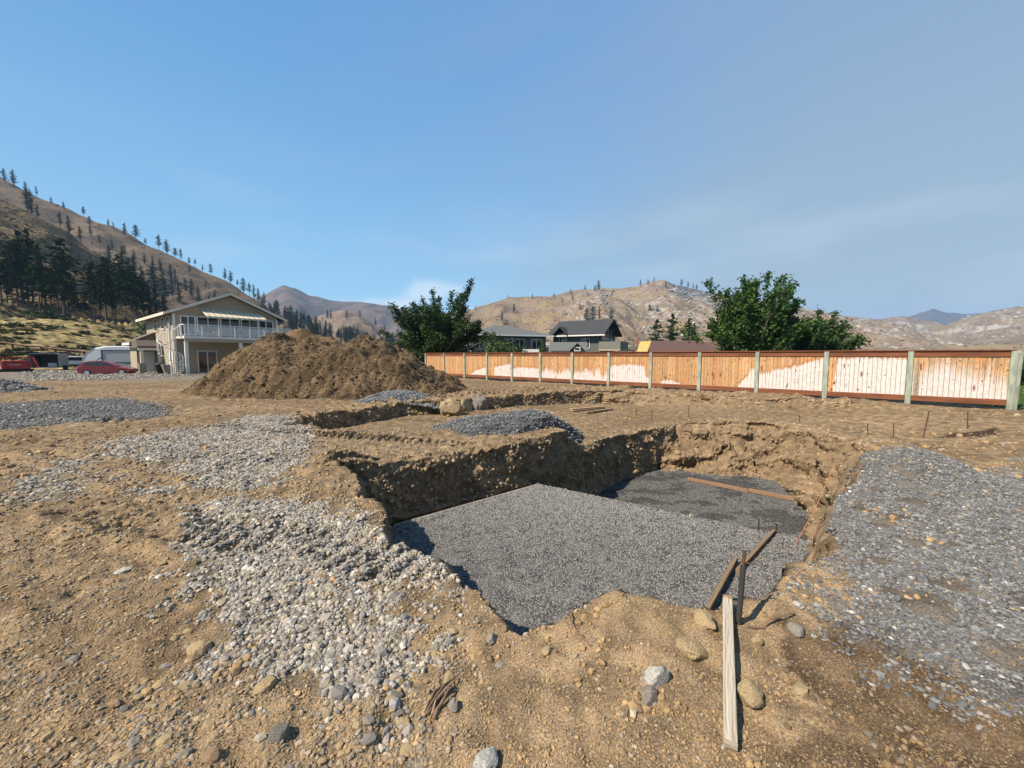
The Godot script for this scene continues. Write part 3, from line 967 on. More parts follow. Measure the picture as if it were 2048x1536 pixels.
	print("gravel ", a.size(), " ", b.size(), " ", c.size(), " ", e.size(), " ", pads.size(), " ", crumbs.size(), " ", lumps.size(), "  ", Time.get_ticks_msec())

func in_gravel(p: Vector2) -> bool:
	for i in 3:
		if pale_box[i].has_point(p) and Geometry2D.is_point_in_polygon(p, pale_gravel[i]): return true
		if blue_box[i].has_point(p) and Geometry2D.is_point_in_polygon(p, blue_gravel[i]): return true
	return false

func make_rocks() -> void:
	rng.seed = 23
	var shapes := []
	for i in 6: shapes.append(rock_mesh(40 + i, 2, 0.42, 8))
	var angular := []
	for i in 5: angular.append(rock_mesh(60 + i, 2, 0.30, 11))
	# [ground point, width, height/width, shape, material, turn, label]
	var named := [
		[[Vector2(0.71, -1.78)][0], 0.10, 1.25, angular[0], "rock_pale", 0.3, "whitish angular rock lying on bare soil above a brown rock"],
		[[Vector2(0.65, -1.71)][0], 0.085, 1.1, angular[1], "rock_grey", 1.2, "dull grey brown rock half buried against the whitish rock"],
		[[Vector2(1.12, -1.71)][0], 0.115, 0.75, shapes[0], "rock_ochre", 0.8, "rounded yellowish cobble beside the weathered wooden stake"],
		[[Vector2(1.39, -1.74)][0], 0.075, 0.5, shapes[1], "rock_ochre", 0.2, "small flat tan stone beyond the yellowish cobble"],
		[[Vector2(1.13, -2.16)][0], 0.11, 0.8, shapes[2], "rock_tan", 2.0, "tan rock on the pit's lip below the end of the form board"],
		[[Vector2(0.98, -1.98)][0], 0.17, 0.36, angular[3], "rock_ochre", 2.6, "broad tan slab of rock sunk in the soil beside the wooden stake"],
		[[Vector2(1.77, -2.27)][0], 0.06, 0.7, shapes[3], "rock_pale", 0.5, "small pale stone standing in loose tan spoil"],
		[[Vector2(1.64, -2.11)][0], 0.10, 0.6, angular[3], "rock_grey", 1.1, "flat grey rock tilted in the soil near the steel stake's foot"],
		[[Vector2(1.37, -2.04)][0], 0.055, 0.8, shapes[4], "rock_ochre", 0.1, "egg sized tan stone between the stake and the tilted grey rock"],
		[[Vector2(-0.12, -2.11)][0], 0.07, 0.9, angular[4], "rock_grey", 0.4, "angular grey white rock alone on tan soil near the pit's lip"],
		[[Vector2(-0.27, -1.65)][0], 0.055, 0.9, angular[0], "rock_grey", 1.9, "grey stone beside the tangle of dry roots"],
		[[Vector2(-0.10, -1.43)][0], 0.10, 0.6, shapes[5], "rock_pale", 0.9, "pale lumpy rock half buried in the soil"],
		[[Vector2(-1.75, -2.03)][0], 0.13, 0.45, angular[1], "rock_tan", 2.4, "flat tan slab lying at the edge of the pale gravel"],
		[[Vector2(-0.98, -1.50)][0], 0.075, 0.85, angular[2], "rock_slate", 0.7, "dark pointed slate coloured stone on pebbly soil"],
		[[Vector2(-0.79, -2.49)][0], 0.085, 0.5, angular[3], "rock_slate", 1.5, "dark flat stone on the strip of tan soil inside the gravel"],
		[[Vector2(-2.88, -2.74)][0], 0.085, 0.45, shapes[0], "rock_pale", 0.0, "smooth cream pebble on the tracked soil"],
		[[Vector2(-1.22, -1.78)][0], 0.10, 0.5, shapes[1], "rock_tan", 0.9, "long tan cobble just below the pale gravel"],
	]
	for r in named:
		one_rock("rock", r[0], r[1], r[2], r[3], M[r[4]], r[5], r[6], "")
	# the boulders and cobbles behind the pit
	var big := []
	for i in 4: big.append(rock_mesh(80 + i, 3, 0.30, 10, false))
	var boulders := [
		[[Vector2(-2.28, -14.38)][0], 0.80, 0.9, big[0], "rock_tan", 0.5, "big tan boulder standing at the bottom of the dirt mound"],
		[[Vector2(-1.91, -15.35)][0], 0.62, 1.05, big[1], "rock_tan", 1.4, "middle tan boulder of the three beside the dirt mound"],
		[[Vector2(-1.47, -15.89)][0], 0.80, 0.85, big[2], "rock_grey", 0.3, "brown grey boulder leaning away from the two tan ones"],
		[[Vector2(-1.47, -13.06)][0], 0.30, 0.75, shapes[4], "rock_tan", 2.0, "round tan cobble at the edge of the dark gravel pile"],
		[[Vector2(-1.09, -12.96)][0], 0.22, 0.7, shapes[5], "rock_grey", 0.2, "smaller grey tan cobble leaning on the dark gravel pile"],
		[[Vector2(-1.76, -12.45)][0], 0.22, 0.6, shapes[0], "rock_grey", 0.9, "flat cobble on the trench floor before the dark gravel pile"],
		[[Vector2(1.57, -14.60)][0], 0.36, 0.8, big[3], "rock_tan", 1.2, "pale tan rock behind the dark gravel pile beside the planks"],
	]
	for r in boulders:
		one_rock("boulder", r[0], r[1], r[2], r[3], M[r[4]], r[5], r[6], "")
	# larger loose stones on the open soil, each one by itself
	var mats := ["rock_tan", "rock_grey", "rock_tan", "rock_slate", "rock_rust", "rock_tan", "rock_ochre"]
	var n := 0
	var tries := 0
	while n < 280 and tries < 15000:
		tries += 1
		var d := 1.35 * pow(3.6, rng.randf())
		var x := rng.randf_range(-1.32, 0.15) * d
		var p := Vector2(x, -d)
		if in_gravel(p) or Geometry2D.is_point_in_polygon(p, pit): continue
		if noise_b.get_noise_2d(x * 0.9 + 3.0, -d * 0.9) < rng.randf_range(-0.4, 0.2): continue
		if x > -0.3 and rng.randf() < 0.75: continue
		var w := 0.018 + pow(rng.randf(), 3.5) * 0.05
		var shape: Mesh = shapes[rng.randi() % 6] if rng.randf() < 0.3 else angular[rng.randi() % 5]
		one_rock("loose_stone", p, w, rng.randf_range(0.3, 0.5), shape, M[mats[rng.randi() % 7]], rng.randf() * TAU, "loose stone pressed into the tracked tan soil around the pale gravel", "loose stones in the tracked soil")
		n += 1

func one_rock(called: String, p: Vector2, w: float, tall: float, mesh: Mesh, m: Material, turn: float, label: String, group: String) -> void:
	var o := put(called, mesh, m)
	var k := w * 0.56
	var h := k * tall
	o.position = Vector3(p.x, on_ground(p.x, p.y) + h * (0.22 if called == "rock" else (0.30 if called == "boulder" else 0.10)), p.y)
	o.rotation = Vector3(0.12 * sin(turn * 3.0), turn, 0.12 * cos(turn * 5.0))
	o.scale = Vector3(k * 1.12, h * 1.15, k * 0.92)
	tag(o, label, "rock" if called != "loose_stone" else "stone", group)

# ---------------------------------------------------------------- heaps
func heap(called: String, centre: Vector2, size: Vector2, step: float, cones: Array, rough: float, m: Material, colour: Array, label: String, category: String, ridges := 0.0) -> Node3D:
	var o := base(called, Vector3(centre.x, 0, centre.y))
	var nx := int(size.x / step) + 1
	var nz := int(size.y / step) + 1
	var verts := PackedVector3Array()
	var cols := PackedColorArray()
	var norms := PackedVector3Array()
	var shown := PackedByteArray()
	verts.resize(nx * nz); cols.resize(nx * nz); norms.resize(nx * nz); shown.resize(nx * nz)
	var n1 := noise_of(called.length() * 7 + int(absf(centre.x) * 10), 0.45, 4)
	var n2 := noise_of(131, 2.2, 4)
	var n3 := noise_of(132, 1.0, 3)
	for j in nz:
		for i in nx:
			var x := (i - nx / 2) * step
			var z := (j - nz / 2) * step
			var wx := x + centre.x
			var wz := z + centre.y
			var bend := n1.get_noise_2d(wx + 30.0, wz) * 0.9 * rough
			var h := -9.0
			for c in cones:      # x, z, height, slope
				var r := Vector2(wx - c[0], wz - c[1]).length()
				var top: float = c[2] - c[3] * (sqrt(r * r + 0.35 * c[2]) - 0.6 * sqrt(0.35 * c[2])) 
				var k := clampf(0.5 + 0.5 * (h - top) / 0.5, 0, 1)
				h = lerpf(top, h, k) + 0.5 * k * (1.0 - k)
			h += bend * 0.5 + (n2.get_noise_2d(wx, wz) * 0.20 + n2.get_noise_2d(wx * 2.7 + 9.0, wz * 2.7) * 0.10 + absf(n3.get_noise_2d(wx * 1.1, wz * 1.1)) * 0.12) * rough
			if ridges > 0.0: h += ridges * (0.5 - absf(n3.get_noise_2d(wx * 1.6 + wz * 0.9, wz * 0.35 - wx * 0.2)) * 2.0)
			var k2 := j * nx + i
			var g := on_ground(wx, wz)
			if called == "gravel_pile" and wz > -12.0:
				var near := 9.0
				for e in 5: near = minf(near, seg_dist(Vector2(wx, wz), pit[e], pit[e + 1]))
				h -= maxf(0.0, 0.62 - near) * 1.1
			var cut := called == "gravel_pile" and Geometry2D.is_point_in_polygon(Vector2(wx + 0.12, wz + 0.12), pit)
			verts[k2] = Vector3(x, maxf(h, g - 0.12), z)
			shown[k2] = 1 if h > g - 0.10 else 0
			if cut: shown[k2] = 9
			var q := clampf(0.5 + n1.get_noise_2d(wx * 1.5, wz * 1.5 + 60.0) * 1.2 + n2.get_noise_2d(wx + 4.0, wz) * 0.7 + (colour[2] if colour.size() > 2 else 0.0) * clampf((-11.5 - wx) / 4.0, 0, 1), 0, 1)
			var cc: Color = (colour[0] as Color).lerp(colour[1], q)
			cols[k2] = cc
	var idx := PackedInt32Array()
	for j in nz - 1:
		for i in nx - 1:
			var a := j * nx + i
			var seen := shown[a] + shown[a + 1] + shown[a + nx] + shown[a + nx + 1]
			if seen == 0 or seen > 4: continue
			idx.append_array([a, a + 1, a + nx, a + 1, a + nx + 1, a + nx])
	for t in range(0, idx.size(), 3):
		var a := idx[t]
		var b := idx[t + 1]
		var c := idx[t + 2]
		var f := (verts[c] - verts[a]).cross(verts[b] - verts[a])
		norms[a] += f; norms[b] += f; norms[c] += f
	for k in nx * nz: norms[k] = norms[k].normalized() if norms[k].length() > 0 else Vector3.UP
	put("mound", mesh_of(verts, norms, cols, idx), m, o)
	tag(o, label, category)
	o.set_meta("grid", [verts, shown, norms])
	return o

func clods_on(o: Node3D, count: int, size: float, tones: Array, called: String, flat := 0.75) -> void:
	var g: Array = o.get_meta("grid")
	var verts: PackedVector3Array = g[0]
	var shown: PackedByteArray = g[1]
	var spots := []
	var tries := 0
	while spots.size() < count and tries < count * 8:
		tries += 1
		var k := rng.randi() % verts.size()
		if shown[k] != 1: continue
		var s := size * (0.4 + pow(rng.randf(), 2.5) * 1.8)
		var c: Color = tones[rng.randi() % tones.size()]
		var f := rng.randf_range(0.7, 1.25)
		spots.append([stone_at(verts[k] + Vector3(rng.randf_range(-0.06, 0.06), s * 0.1, rng.randf_range(-0.06, 0.06)), s, flat), Color(c.r * f, c.g * f, c.b * f)])
	var mm := scatter(called, rock_mesh(17, 0, 0.32), M.stone, spots, o)
	tag(mm, "", "", "", "stuff")

func make_heaps() -> void:
	rng.seed = 31
	var brown := Color(0.13, 0.092, 0.055)
	var tan_ := Color(0.27, 0.185, 0.105)
	var o := heap("dirt_mound", Vector2(-10.2, -20.8), Vector2(19.0, 14.0), 0.085, [
		[-12.4, -20.2, 3.25, 1.02], [-11.0, -19.9, 2.75, 0.86], [-7.7, -20.0, 3.0, 0.80], [-9.4, -20.2, 2.85, 0.8], [-6.3, -20.3, 2.4, 0.78], [-10.2, -18.9, 2.0, 0.78], [-7.4, -18.9, 1.9, 0.78], [-5.2, -20.6, 1.4, 0.66]
	], 1.0, M.soil, [brown, tan_, 0.55], "large mound of dug brown earth piled before the tan house", "dirt mound", 0.10)
	clods_on(o, 2000, 0.042, [brown, brown, Color(0.15, 0.104, 0.06)], "clods")
	clods_on(o, 20000, 0.022, [brown, brown, tan_, Color(0.24, 0.165, 0.095), Color(0.11, 0.08, 0.052)], "clods")
	o.remove_meta("grid")
	o = heap("dirt_mound", Vector2(-13.0, -26.0), Vector2(12.0, 11.0), 0.12, [[-13.9, -25.4, 3.9, 0.95], [-12.4, -25.6, 3.3, 0.9]], 0.7, M.soil, [Color(0.26, 0.18, 0.10), tan_], "smaller lighter heap of earth behind the large brown mound", "dirt mound")
	clods_on(o, 1200, 0.05, [brown, tan_], "clods")
	o.remove_meta("grid")
	var slate := Color(0.10, 0.108, 0.118)
	o = heap("gravel_pile", Vector2(0.0, -9.9), Vector2(4.4, 3.4), 0.045, [[0.38, -10.0, 0.50, 0.55], [-0.45, -9.9, 0.28, 0.42], [-1.2, -10.1, 0.10, 0.28], [-0.1, -9.3, 0.18, 0.42], [0.75, -9.7, 0.24, 0.6]], 0.28, M.soil, [slate, Color(0.14, 0.145, 0.15)], "dark grey gravel pile dumped between the trench and the pit", "gravel pile")
	clods_on(o, 11000, 0.018, [Color(0.135, 0.14, 0.147), Color(0.11, 0.114, 0.12), Color(0.20, 0.197, 0.19)], "stones")
	o.remove_meta("grid")
	o = heap("gravel_pile", Vector2(-4.9, -15.6), Vector2(4.6, 2.8), 0.06, [[-4.9, -15.6, 0.42, 0.34], [-4.2, -15.4, 0.3, 0.3]], 0.15, M.soil, [slate, Color(0.14, 0.145, 0.15)], "low blue grey gravel pile on wheel tracks beside the dirt mound", "gravel pile")
	clods_on(o, 6500, 0.022, [Color(0.16, 0.167, 0.175), Color(0.13, 0.135, 0.142), Color(0.23, 0.227, 0.22)], "stones")
	o.remove_meta("grid")
	o = heap("gravel_pile", Vector2(-26.0, -19.5), Vector2(4.5, 3.5), 0.1, [[-26.2, -19.5, 0.75, 0.5]], 0.3, M.soil, [Color(0.13, 0.125, 0.12), Color(0.2, 0.18, 0.15)], "dark gravel pile at the edge of the yard before the red machine", "gravel pile")
	clods_on(o, 1500, 0.05, [Color(0.17, 0.17, 0.17), Color(0.25, 0.24, 0.22)], "stones")
	o.remove_meta("grid")
	print("heaps ", Time.get_ticks_msec())

# ---------------------------------------------------------------- what lies in and around the pit
func long_board(called: String, a: Vector3, b: Vector3, tall: float, thick: float, m: Material, label: String, category := "board", group := "") -> Node3D:
	var dir := b - a
	var s := begin()
	board(s, Vector3(0, -tall / 2, -thick / 2), Vector3(dir.length(), tall / 2, thick / 2))
	var o := put(called, done(s), m)
	o.position = a
	o.basis = Basis.looking_at(dir.normalized(), Vector3.UP) * Basis(Vector3.UP, PI / 2)
	tag(o, label, category, group)
	return o

func v3(p: Vector2, h: float) -> Vector3:
	return Vector3(p.x, h, p.y)

func make_pit_things() -> void:
	long_board("form_board", v3(pad_l, -0.91), v3(pad_b, -0.91), 0.13, 0.022, M.wood_weathered, "long pale form board holding the gravel pad in the pit's shaded side", "form board")
	long_board("form_board", v3(Vector2(3.96, -5.64), -0.81), v3(Vector2(2.78, -4.56), -0.81), 0.06, 0.045, M.wood_dirty, "flat muddy form board along the gravel pad's open edge", "form board")
	long_board("form_board", v3(Vector2(2.90, -4.80), -0.78), v3(Vector2(1.95, -3.70), -0.76), 0.06, 0.045, M.wood_dirty, "muddy form board lapped over the first and running to the tan rock", "form board")
	long_board("form_board", v3(Vector2(5.38, -11.54), -1.93), v3(Vector2(6.62, -10.57), -1.95), 0.10, 0.04, M.wood_red, "reddish form board beginning at the deep pit's dark corner", "form board")
	long_board("form_board", v3(Vector2(6.64, -10.555), -1.93), v3(Vector2(8.0, -9.49), -1.95), 0.10, 0.04, M.wood_red, "reddish form board ending below the blue grey gravel heap", "form board")
	# stakes that pin the forms
	for q in [[3.98, -5.62], [4.12, -5.70], [3.80, -5.75], [-0.7, -6.93]]:
		var s := begin()
		tube(s, [Vector3(0, -0.15, 0), Vector3(0, 0.17, 0)], 0.009, 0.009, 6)
		var o := put("form_pin", done(s), M.steel)
		o.position = Vector3(q[0], on_ground(q[0], q[1]), q[1])
		tag(o, "short thin steel pin driven beside a form board in the gravel", "steel pin", "pins along the form boards")
	# the weathered stake that lies on the near soil
	var a: Vector2 = [Vector2(0.90, -1.47)][0]
	var b: Vector2 = [Vector2(1.33, -2.27)][0]
	var s := begin()
	var len := a.distance_to(b)
	board(s, Vector3(0, -0.019, -0.026), Vector3(len, 0.019, 0.026), 0.003)
	var root := base("wooden_stake", Vector3(a.x, on_ground(a.x, a.y) + 0.035, a.y))
	var shaft := put("shaft", done(s), M.wood_weathered, root)
	shaft.basis = Basis.looking_at(Vector3(b.x - a.x, on_ground(b.x, b.y) - on_ground(a.x, a.y) + 0.03, b.y - a.y).normalized(), Vector3.UP) * Basis(Vector3.UP, PI / 2)
	s = begin()
	var tip := PackedVector2Array([Vector2(0, -0.0185), Vector2(0.05, -0.016), Vector2(0.05, 0.004), Vector2(0.012, 0.0185), Vector2(0, 0.0185)])
	extrude(s, tip, -0.024, 0.024)
	var point := put("hammered_end", done(s), M.wood_new, root)
	point.transform = Transform3D(shaft.basis, shaft.basis * Vector3(len + 0.001, 0, 0))
	tag(root, "long pale weathered wooden stake lying on bare soil by the pit", "stake")
	# steel stake with a thinner bar
	var f: Vector2 = [Vector2(1.32, -2.14)][0]
	root = base("steel_stake", Vector3(f.x, on_ground(f.x, f.y), f.y))
	s = begin()
	tube(s, [Vector3(0, -0.1, 0), Vector3(0.035, 0.34, -0.03)], 0.0155, 0.0155, 8)
	put("pipe", done(s), M.steel, root)
	s = begin()
	tube(s, [Vector3(0.035, 0.335, -0.03), Vector3(0.042, 0.43, -0.036)], 0.009, 0.009, 6)
	put("rod", done(s), M.rust, root)
	s = begin()
	tube(s, [Vector3(0.03, 0.355, -0.035), Vector3(0.10, 0.35, -0.03)], 0.005, 0.004, 5)
	put("nail", done(s), M.rust, root)
	tag(root, "dark steel pipe stake standing upright at the pit's lip", "stake")
	# thin rebar stakes on the bench
	for q in [[[Vector2(10.21, -10.17)][0], 0.40, 0.0, "thin steel rod upright on the bench, second along from the dark patch"], [[Vector2(9.67, -8.95)][0], 0.66, 0.13, "tall steel rod leaning over the dark patch"], [[Vector2(12.25, -10.24)][0], 0.50, 0.0, "steel rod standing upright before the fence's last panel"], [[Vector2(10.02, -10.71)][0], 0.30, 0.0, "short steel rod on the bench before the third last fence panel"], [[Vector2(6.71, -14.52)][0], 0.45, 0.02, "thin steel rod on the bench before the orange fence panel"], [[Vector2(5.28, -14.40)][0], 0.40, 0.0, "thin steel rod near the bench's corner by the trench"], [[Vector2(4.90, -15.05)][0], 0.4, 0.0, "thin steel rod at the trench's end below the fence"], [[Vector2(9.70, -12.85)][0], 0.25, 0.0, "short steel rod above the pit's sunlit face"]]:
		var st := begin()
		var r := 0.013
		tube(st, [Vector3(0, -0.1, 0), Vector3(q[2] * 1.0, q[1], -0.02)], r, r, 6)
		var o := put("rebar_stake", done(st), M.rust)
		o.position = Vector3(q[0].x, on_ground(q[0].x, q[0].y), q[0].y)
		tag(o, q[3], "steel rod")
	# mason's line over the gravel
	s = begin()
	var ends: Array = [Vector2(5.50, -6.44), Vector2(4.21, -5.21), Vector2(3.34, -4.42)]
	tube(s, [v3(ends[0], 0.0), v3(ends[1], -0.3), v3(ends[2], -0.45)], 0.003, 0.003, 4)
	tag(put("string_line", done(s), M.cord), "thin orange mason's line stretched across the pit's corner", "string line")
	# two planks lying on the bench
	long_board("plank", v3([Vector2(2.54, -16.41)][0], on_ground(2.6, -15.3) + 0.12), v3([Vector2(4.25, -17.66)][0], on_ground(4.2, -16.6) + 0.10), 0.05, 0.2, M.wood_new, "tan plank lying on the bench behind the gravel pile, the one by the cut", "plank")
	long_board("plank", v3([Vector2(3.10, -15.98)][0], on_ground(3.1, -14.8) + 0.08), v3([Vector2(4.49, -17.15)][0], on_ground(4.4, -16.0) + 0.06), 0.05, 0.16, M.wood_dirty, "second plank lying on the bench on the pit's side of the first", "plank")
	# a tangle of dug-out roots, and single roots
	rng.seed = 77
	var rp: Vector2 = [Vector2(-0.35, -1.68)][0]
	root = base("root_tangle", Vector3(rp.x, on_ground(rp.x, rp.y), rp.y))
	for i in 9:
		s = begin()
		var p0 := Vector3(rng.randf_range(-0.05, 0.0), 0.005, rng.randf_range(0.02, 0.09))
		var p3 := Vector3(rng.randf_range(-0.02, 0.09), 0.01, rng.randf_range(-0.14, -0.06))
		var mid := (p0 + p3) / 2 + Vector3(rng.randf_range(-0.05, 0.05), rng.randf_range(0.015, 0.05), rng.randf_range(-0.02, 0.02))
		var path := []
		for k in 7:
			var t := k / 6.0
			path.append(p0.lerp(mid, t).lerp(mid.lerp(p3, t), t) + Vector3(rng.randf_range(-1, 1), rng.randf_range(-0.5, 1), rng.randf_range(-1, 1)) * 0.005)
		tube(s, path, rng.randf_range(0.004, 0.009), 0.003, 5)
		put("root", done(s), M.root if i % 3 else M.twig, root)
	tag(root, "tangle of dug up dry roots on the soil below the pale gravel", "roots")
	var lines := [
		[[Vector2(0.44, -2.01), Vector2(0.39, -2.09), Vector2(0.35, -2.18), Vector2(0.35, -2.29), Vector2(0.40, -2.33)], 0.007, "bent dry root arching from the soil at the pit's lip"],
		[[Vector2(0.59, -1.94), Vector2(0.69, -1.89), Vector2(0.75, -1.77)], 0.004, "thin dry twig pointing at the whitish rock"],
		[[Vector2(0.57, -1.75), Vector2(0.69, -1.81)], 0.005, "short dark twig touching the grey brown rock"],
		[[Vector2(0.69, -1.69), Vector2(0.72, -1.60), Vector2(0.71, -1.55)], 0.003, "thin rootlet trailing from the soil below the two rocks"],
		[[Vector2(0.82, -1.63), Vector2(0.82, -1.57), Vector2(0.83, -1.54), Vector2(0.89, -1.49), Vector2(0.99, -1.49), Vector2(1.08, -1.50)], 0.006, "long dry root crossing under the foot of the wooden stake"],
		[[Vector2(1.37, -2.13), Vector2(1.51, -2.15), Vector2(1.72, -2.23)], 0.008, "dark root lying along the soil from the steel stake"],
		[[Vector2(0.81, -2.06), Vector2(0.86, -2.04), Vector2(0.88, -2.00)], 0.003, "fine rootlet above the broad tan slab"],
		[[Vector2(-0.37, -2.00), Vector2(-0.26, -2.01)], 0.004, "dry twig at the edge of the pale gravel"],
	]
	for q in lines:
		var path := []
		var pts: Array = q[0]
		for i in pts.size() - 1:
			for k in 4:
				var p: Vector2 = pts[i].lerp(pts[i + 1], k / 4.0) + Vector2(rng.randf_range(-1, 1), rng.randf_range(-1, 1)) * 0.006
				path.append(Vector3(p.x, on_ground(p.x, p.y) + q[1] * 0.8 + (0.03 * sin(PI * i / pts.size()) if q[1] > 0.0065 else 0.0), p.y))
		path.append(Vector3(pts[-1].x, on_ground(pts[-1].x, pts[-1].y) + q[1], pts[-1].y))
		s = begin()
		tube(s, path, q[1], q[1] * 0.5, 5)
		tag(put("dry_root", done(s), M.twig if q[1] < 0.006 else M.root), q[2], "root")
	# roots that hang from the shaded faces of the pit and the trench
	for q in [[-2.2, -5.95, 0.35], [-1.9, -6.1, 0.25], [0.9, -8.8, 0.4], [-5.4, -12.3, 0.3], [-4.9, -12.9, 0.35], [-3.6, -14.6, 0.3]]:
		var path := []
		var p := Vector3(q[0], on_ground(q[0], q[1]) + 0.03, q[1])
		for k in 6:
			path.append(p)
			p += Vector3(0.05 + rng.randf_range(-0.03, 0.06), -q[2] / 6.0 * (0.4 + 0.25 * k), 0.05 + rng.randf_range(-0.03, 0.05))
		s = begin()
		tube(s, path, 0.008, 0.003, 5)
		tag(put("hanging_root", done(s), M.twig), "pale cut root hanging out of a freshly dug shaded face", "root", "roots in the dug faces")

# ---------------------------------------------------------------- the fence
# for each panel: where the clear stain stops, as (along, up) pairs; above it orange, below it primed white
var stain := [
	[[0, -0.1], [1, -0.1]], [[0, -0.1], [1, -0.1]], [[0, -0.1], [0.15, -0.05], [0.5, 0.22], [0.8, 0.36], [1, 0.42]],
	[[0, -0.1], [0.28, -0.1], [0.31, 0.42], [0.5, 0.52], [0.8, 0.56], [1, 0.66]], [[0, 0.42], [0.4, 0.45], [1, 0.40]], [[0, 0.33], [0.3, 0.38], [0.5, 0.30], [0.8, 0.36], [1, 0.40]],
	[[0, 0.28], [0.3, 0.34], [0.45, 0.42], [0.6, 0.30], [0.75, 0.48], [0.8, 0.16], [0.92, 0.2], [0.95, 0.46], [1, 0.46]], [[0, 0.58], [0.2, 0.64], [0.5, 0.66], [0.86, 0.60], [0.89, 0.22], [1, 0.22]],
	[[0, -0.1], [0.2, -0.05], [0.25, 0.13], [0.4, 0.14], [0.6, 0.05], [0.7, -0.1], [1, -0.1]], [[0, -0.1], [0.66, -0.1], [0.72, 0.12], [0.86, 0.36], [0.9, 0.58], [1, 0.60]],
	[[0, 0.42], [0.3, 0.58], [0.7, 0.76], [0.93, 0.9], [1, 0.95]], [[0, -0.1], [0.1, -0.1], [0.14, 0.9], [0.2, 0.97], [0.6, 0.96], [1, 0.93]], [[0, 0.5], [0.2, 0.7], [0.3, 0.85], [0.5, 0.62], [0.8, 0.55], [1, 0.5]],
]

func fence_paint() -> ImageTexture:
	var w := 2028      # 156 pixels for each of 13 panels
	var h := 176
	var im := Image.create(w, h, false, Image.FORMAT_RGB8)
	var run := noise_of(201, 0.09, 3)
	var grain := noise_of(202, 0.05, 4)
	var blot := noise_of(203, 0.02, 3)
	var knots := []
	rng.seed = 201
	for i in 260:
		knots.append([rng.randf() * w, rng.randf() * h, rng.randf_range(0.8, 2.2), rng.randf_range(1.0, 4.0) if rng.randf() < 0.75 else rng.randf_range(6.0, 18.0)])
	for i in w:
		var sec := mini(i / 156, 12)
		var u := (i - sec * 156) / 156.0
		var pts := []
		for q in stain[sec]: pts.append(Vector2(q[0], q[1]))
		var line := interp(pts, u)
		var picket := int(u * 17.0)
		var tone := 0.70 + 0.42 * fposmod(sin(picket * 12.9898 + sec * 78.233) * 43758.5, 1.0)
		var warm := 0.85 + 0.3 * fposmod(sin(picket * 39.3 + sec * 11.1) * 24634.6, 1.0)
		var soft := 0.035
		var drip := run.get_noise_2d(i * 3.0, sec * 50.0) * 0.07 + run.get_noise_2d(i * 11.0, sec * 31.0 + 7.0) * 0.07 + (fposmod(sin(picket * 91.7 + sec * 3.3) * 9631.2, 1.0) - 0.5) * 0.05
		if sec == 5 or sec == 6:
			drip *= 2.4
			soft = 0.08
		if sec == 12:
			drip *= 3.0
			soft = 0.30
		for j in h:
			var v := 1.0 - (j + 0.5) / h
			var g := grain.get_noise_2d(i * 9.0, j * 0.7)
			var b := blot.get_noise_2d(i * 2.0, j * 2.0)
			var k := smoothstep(line - soft, line + soft, v + drip + g * 0.03)
			var orange := Vector3(0.45, 0.272 * warm, 0.14 * warm) * tone * (1.0 + g * 0.5)
			orange = orange.lerp(Vector3(0.48, 0.215, 0.065), clampf(b * 1.3 + 0.1, 0, 0.6))
			var edge := exp(-pow((v + drip - line - soft) / 0.05, 2))
			orange = orange.lerp(Vector3(0.34, 0.12, 0.025), edge * 0.55 * float(sec != 12))
			var white := Vector3(0.53, 0.475, 0.45) * (0.84 + 0.20 * tone + g * 0.28 + b * 0.10)
			if sec == 12 and u > 0.05 and u < 0.115 and v < 0.86: white = Vector3(0.27, 0.22, 0.17) * (1.0 + g * 0.5)
			var c := white.lerp(orange, k)
			im.set_pixel(i, j, Color(clampf(c.x, 0, 1), clampf(c.y, 0, 1), clampf(c.z, 0, 1)).linear_to_srgb())
	for q in knots:
		for j in range(int(q[1] - q[3]), int(q[1] + q[3]) + 1):
			for i in range(int(q[0] - q[2]), int(q[0] + q[2]) + 1):
				if i < 0 or j < 0 or i >= w or j >= h: continue
				var r: float = pow((i - q[0]) / q[2], 2) + pow((j - q[1]) / q[3], 2)
				if r < 1.0:
					im.set_pixel(i, j, im.get_pixel(i, j).lerp(Color(0.30, 0.17, 0.10), 0.8 * (1.0 - r * 0.6)))
	return ImageTexture.create_from_image(im)

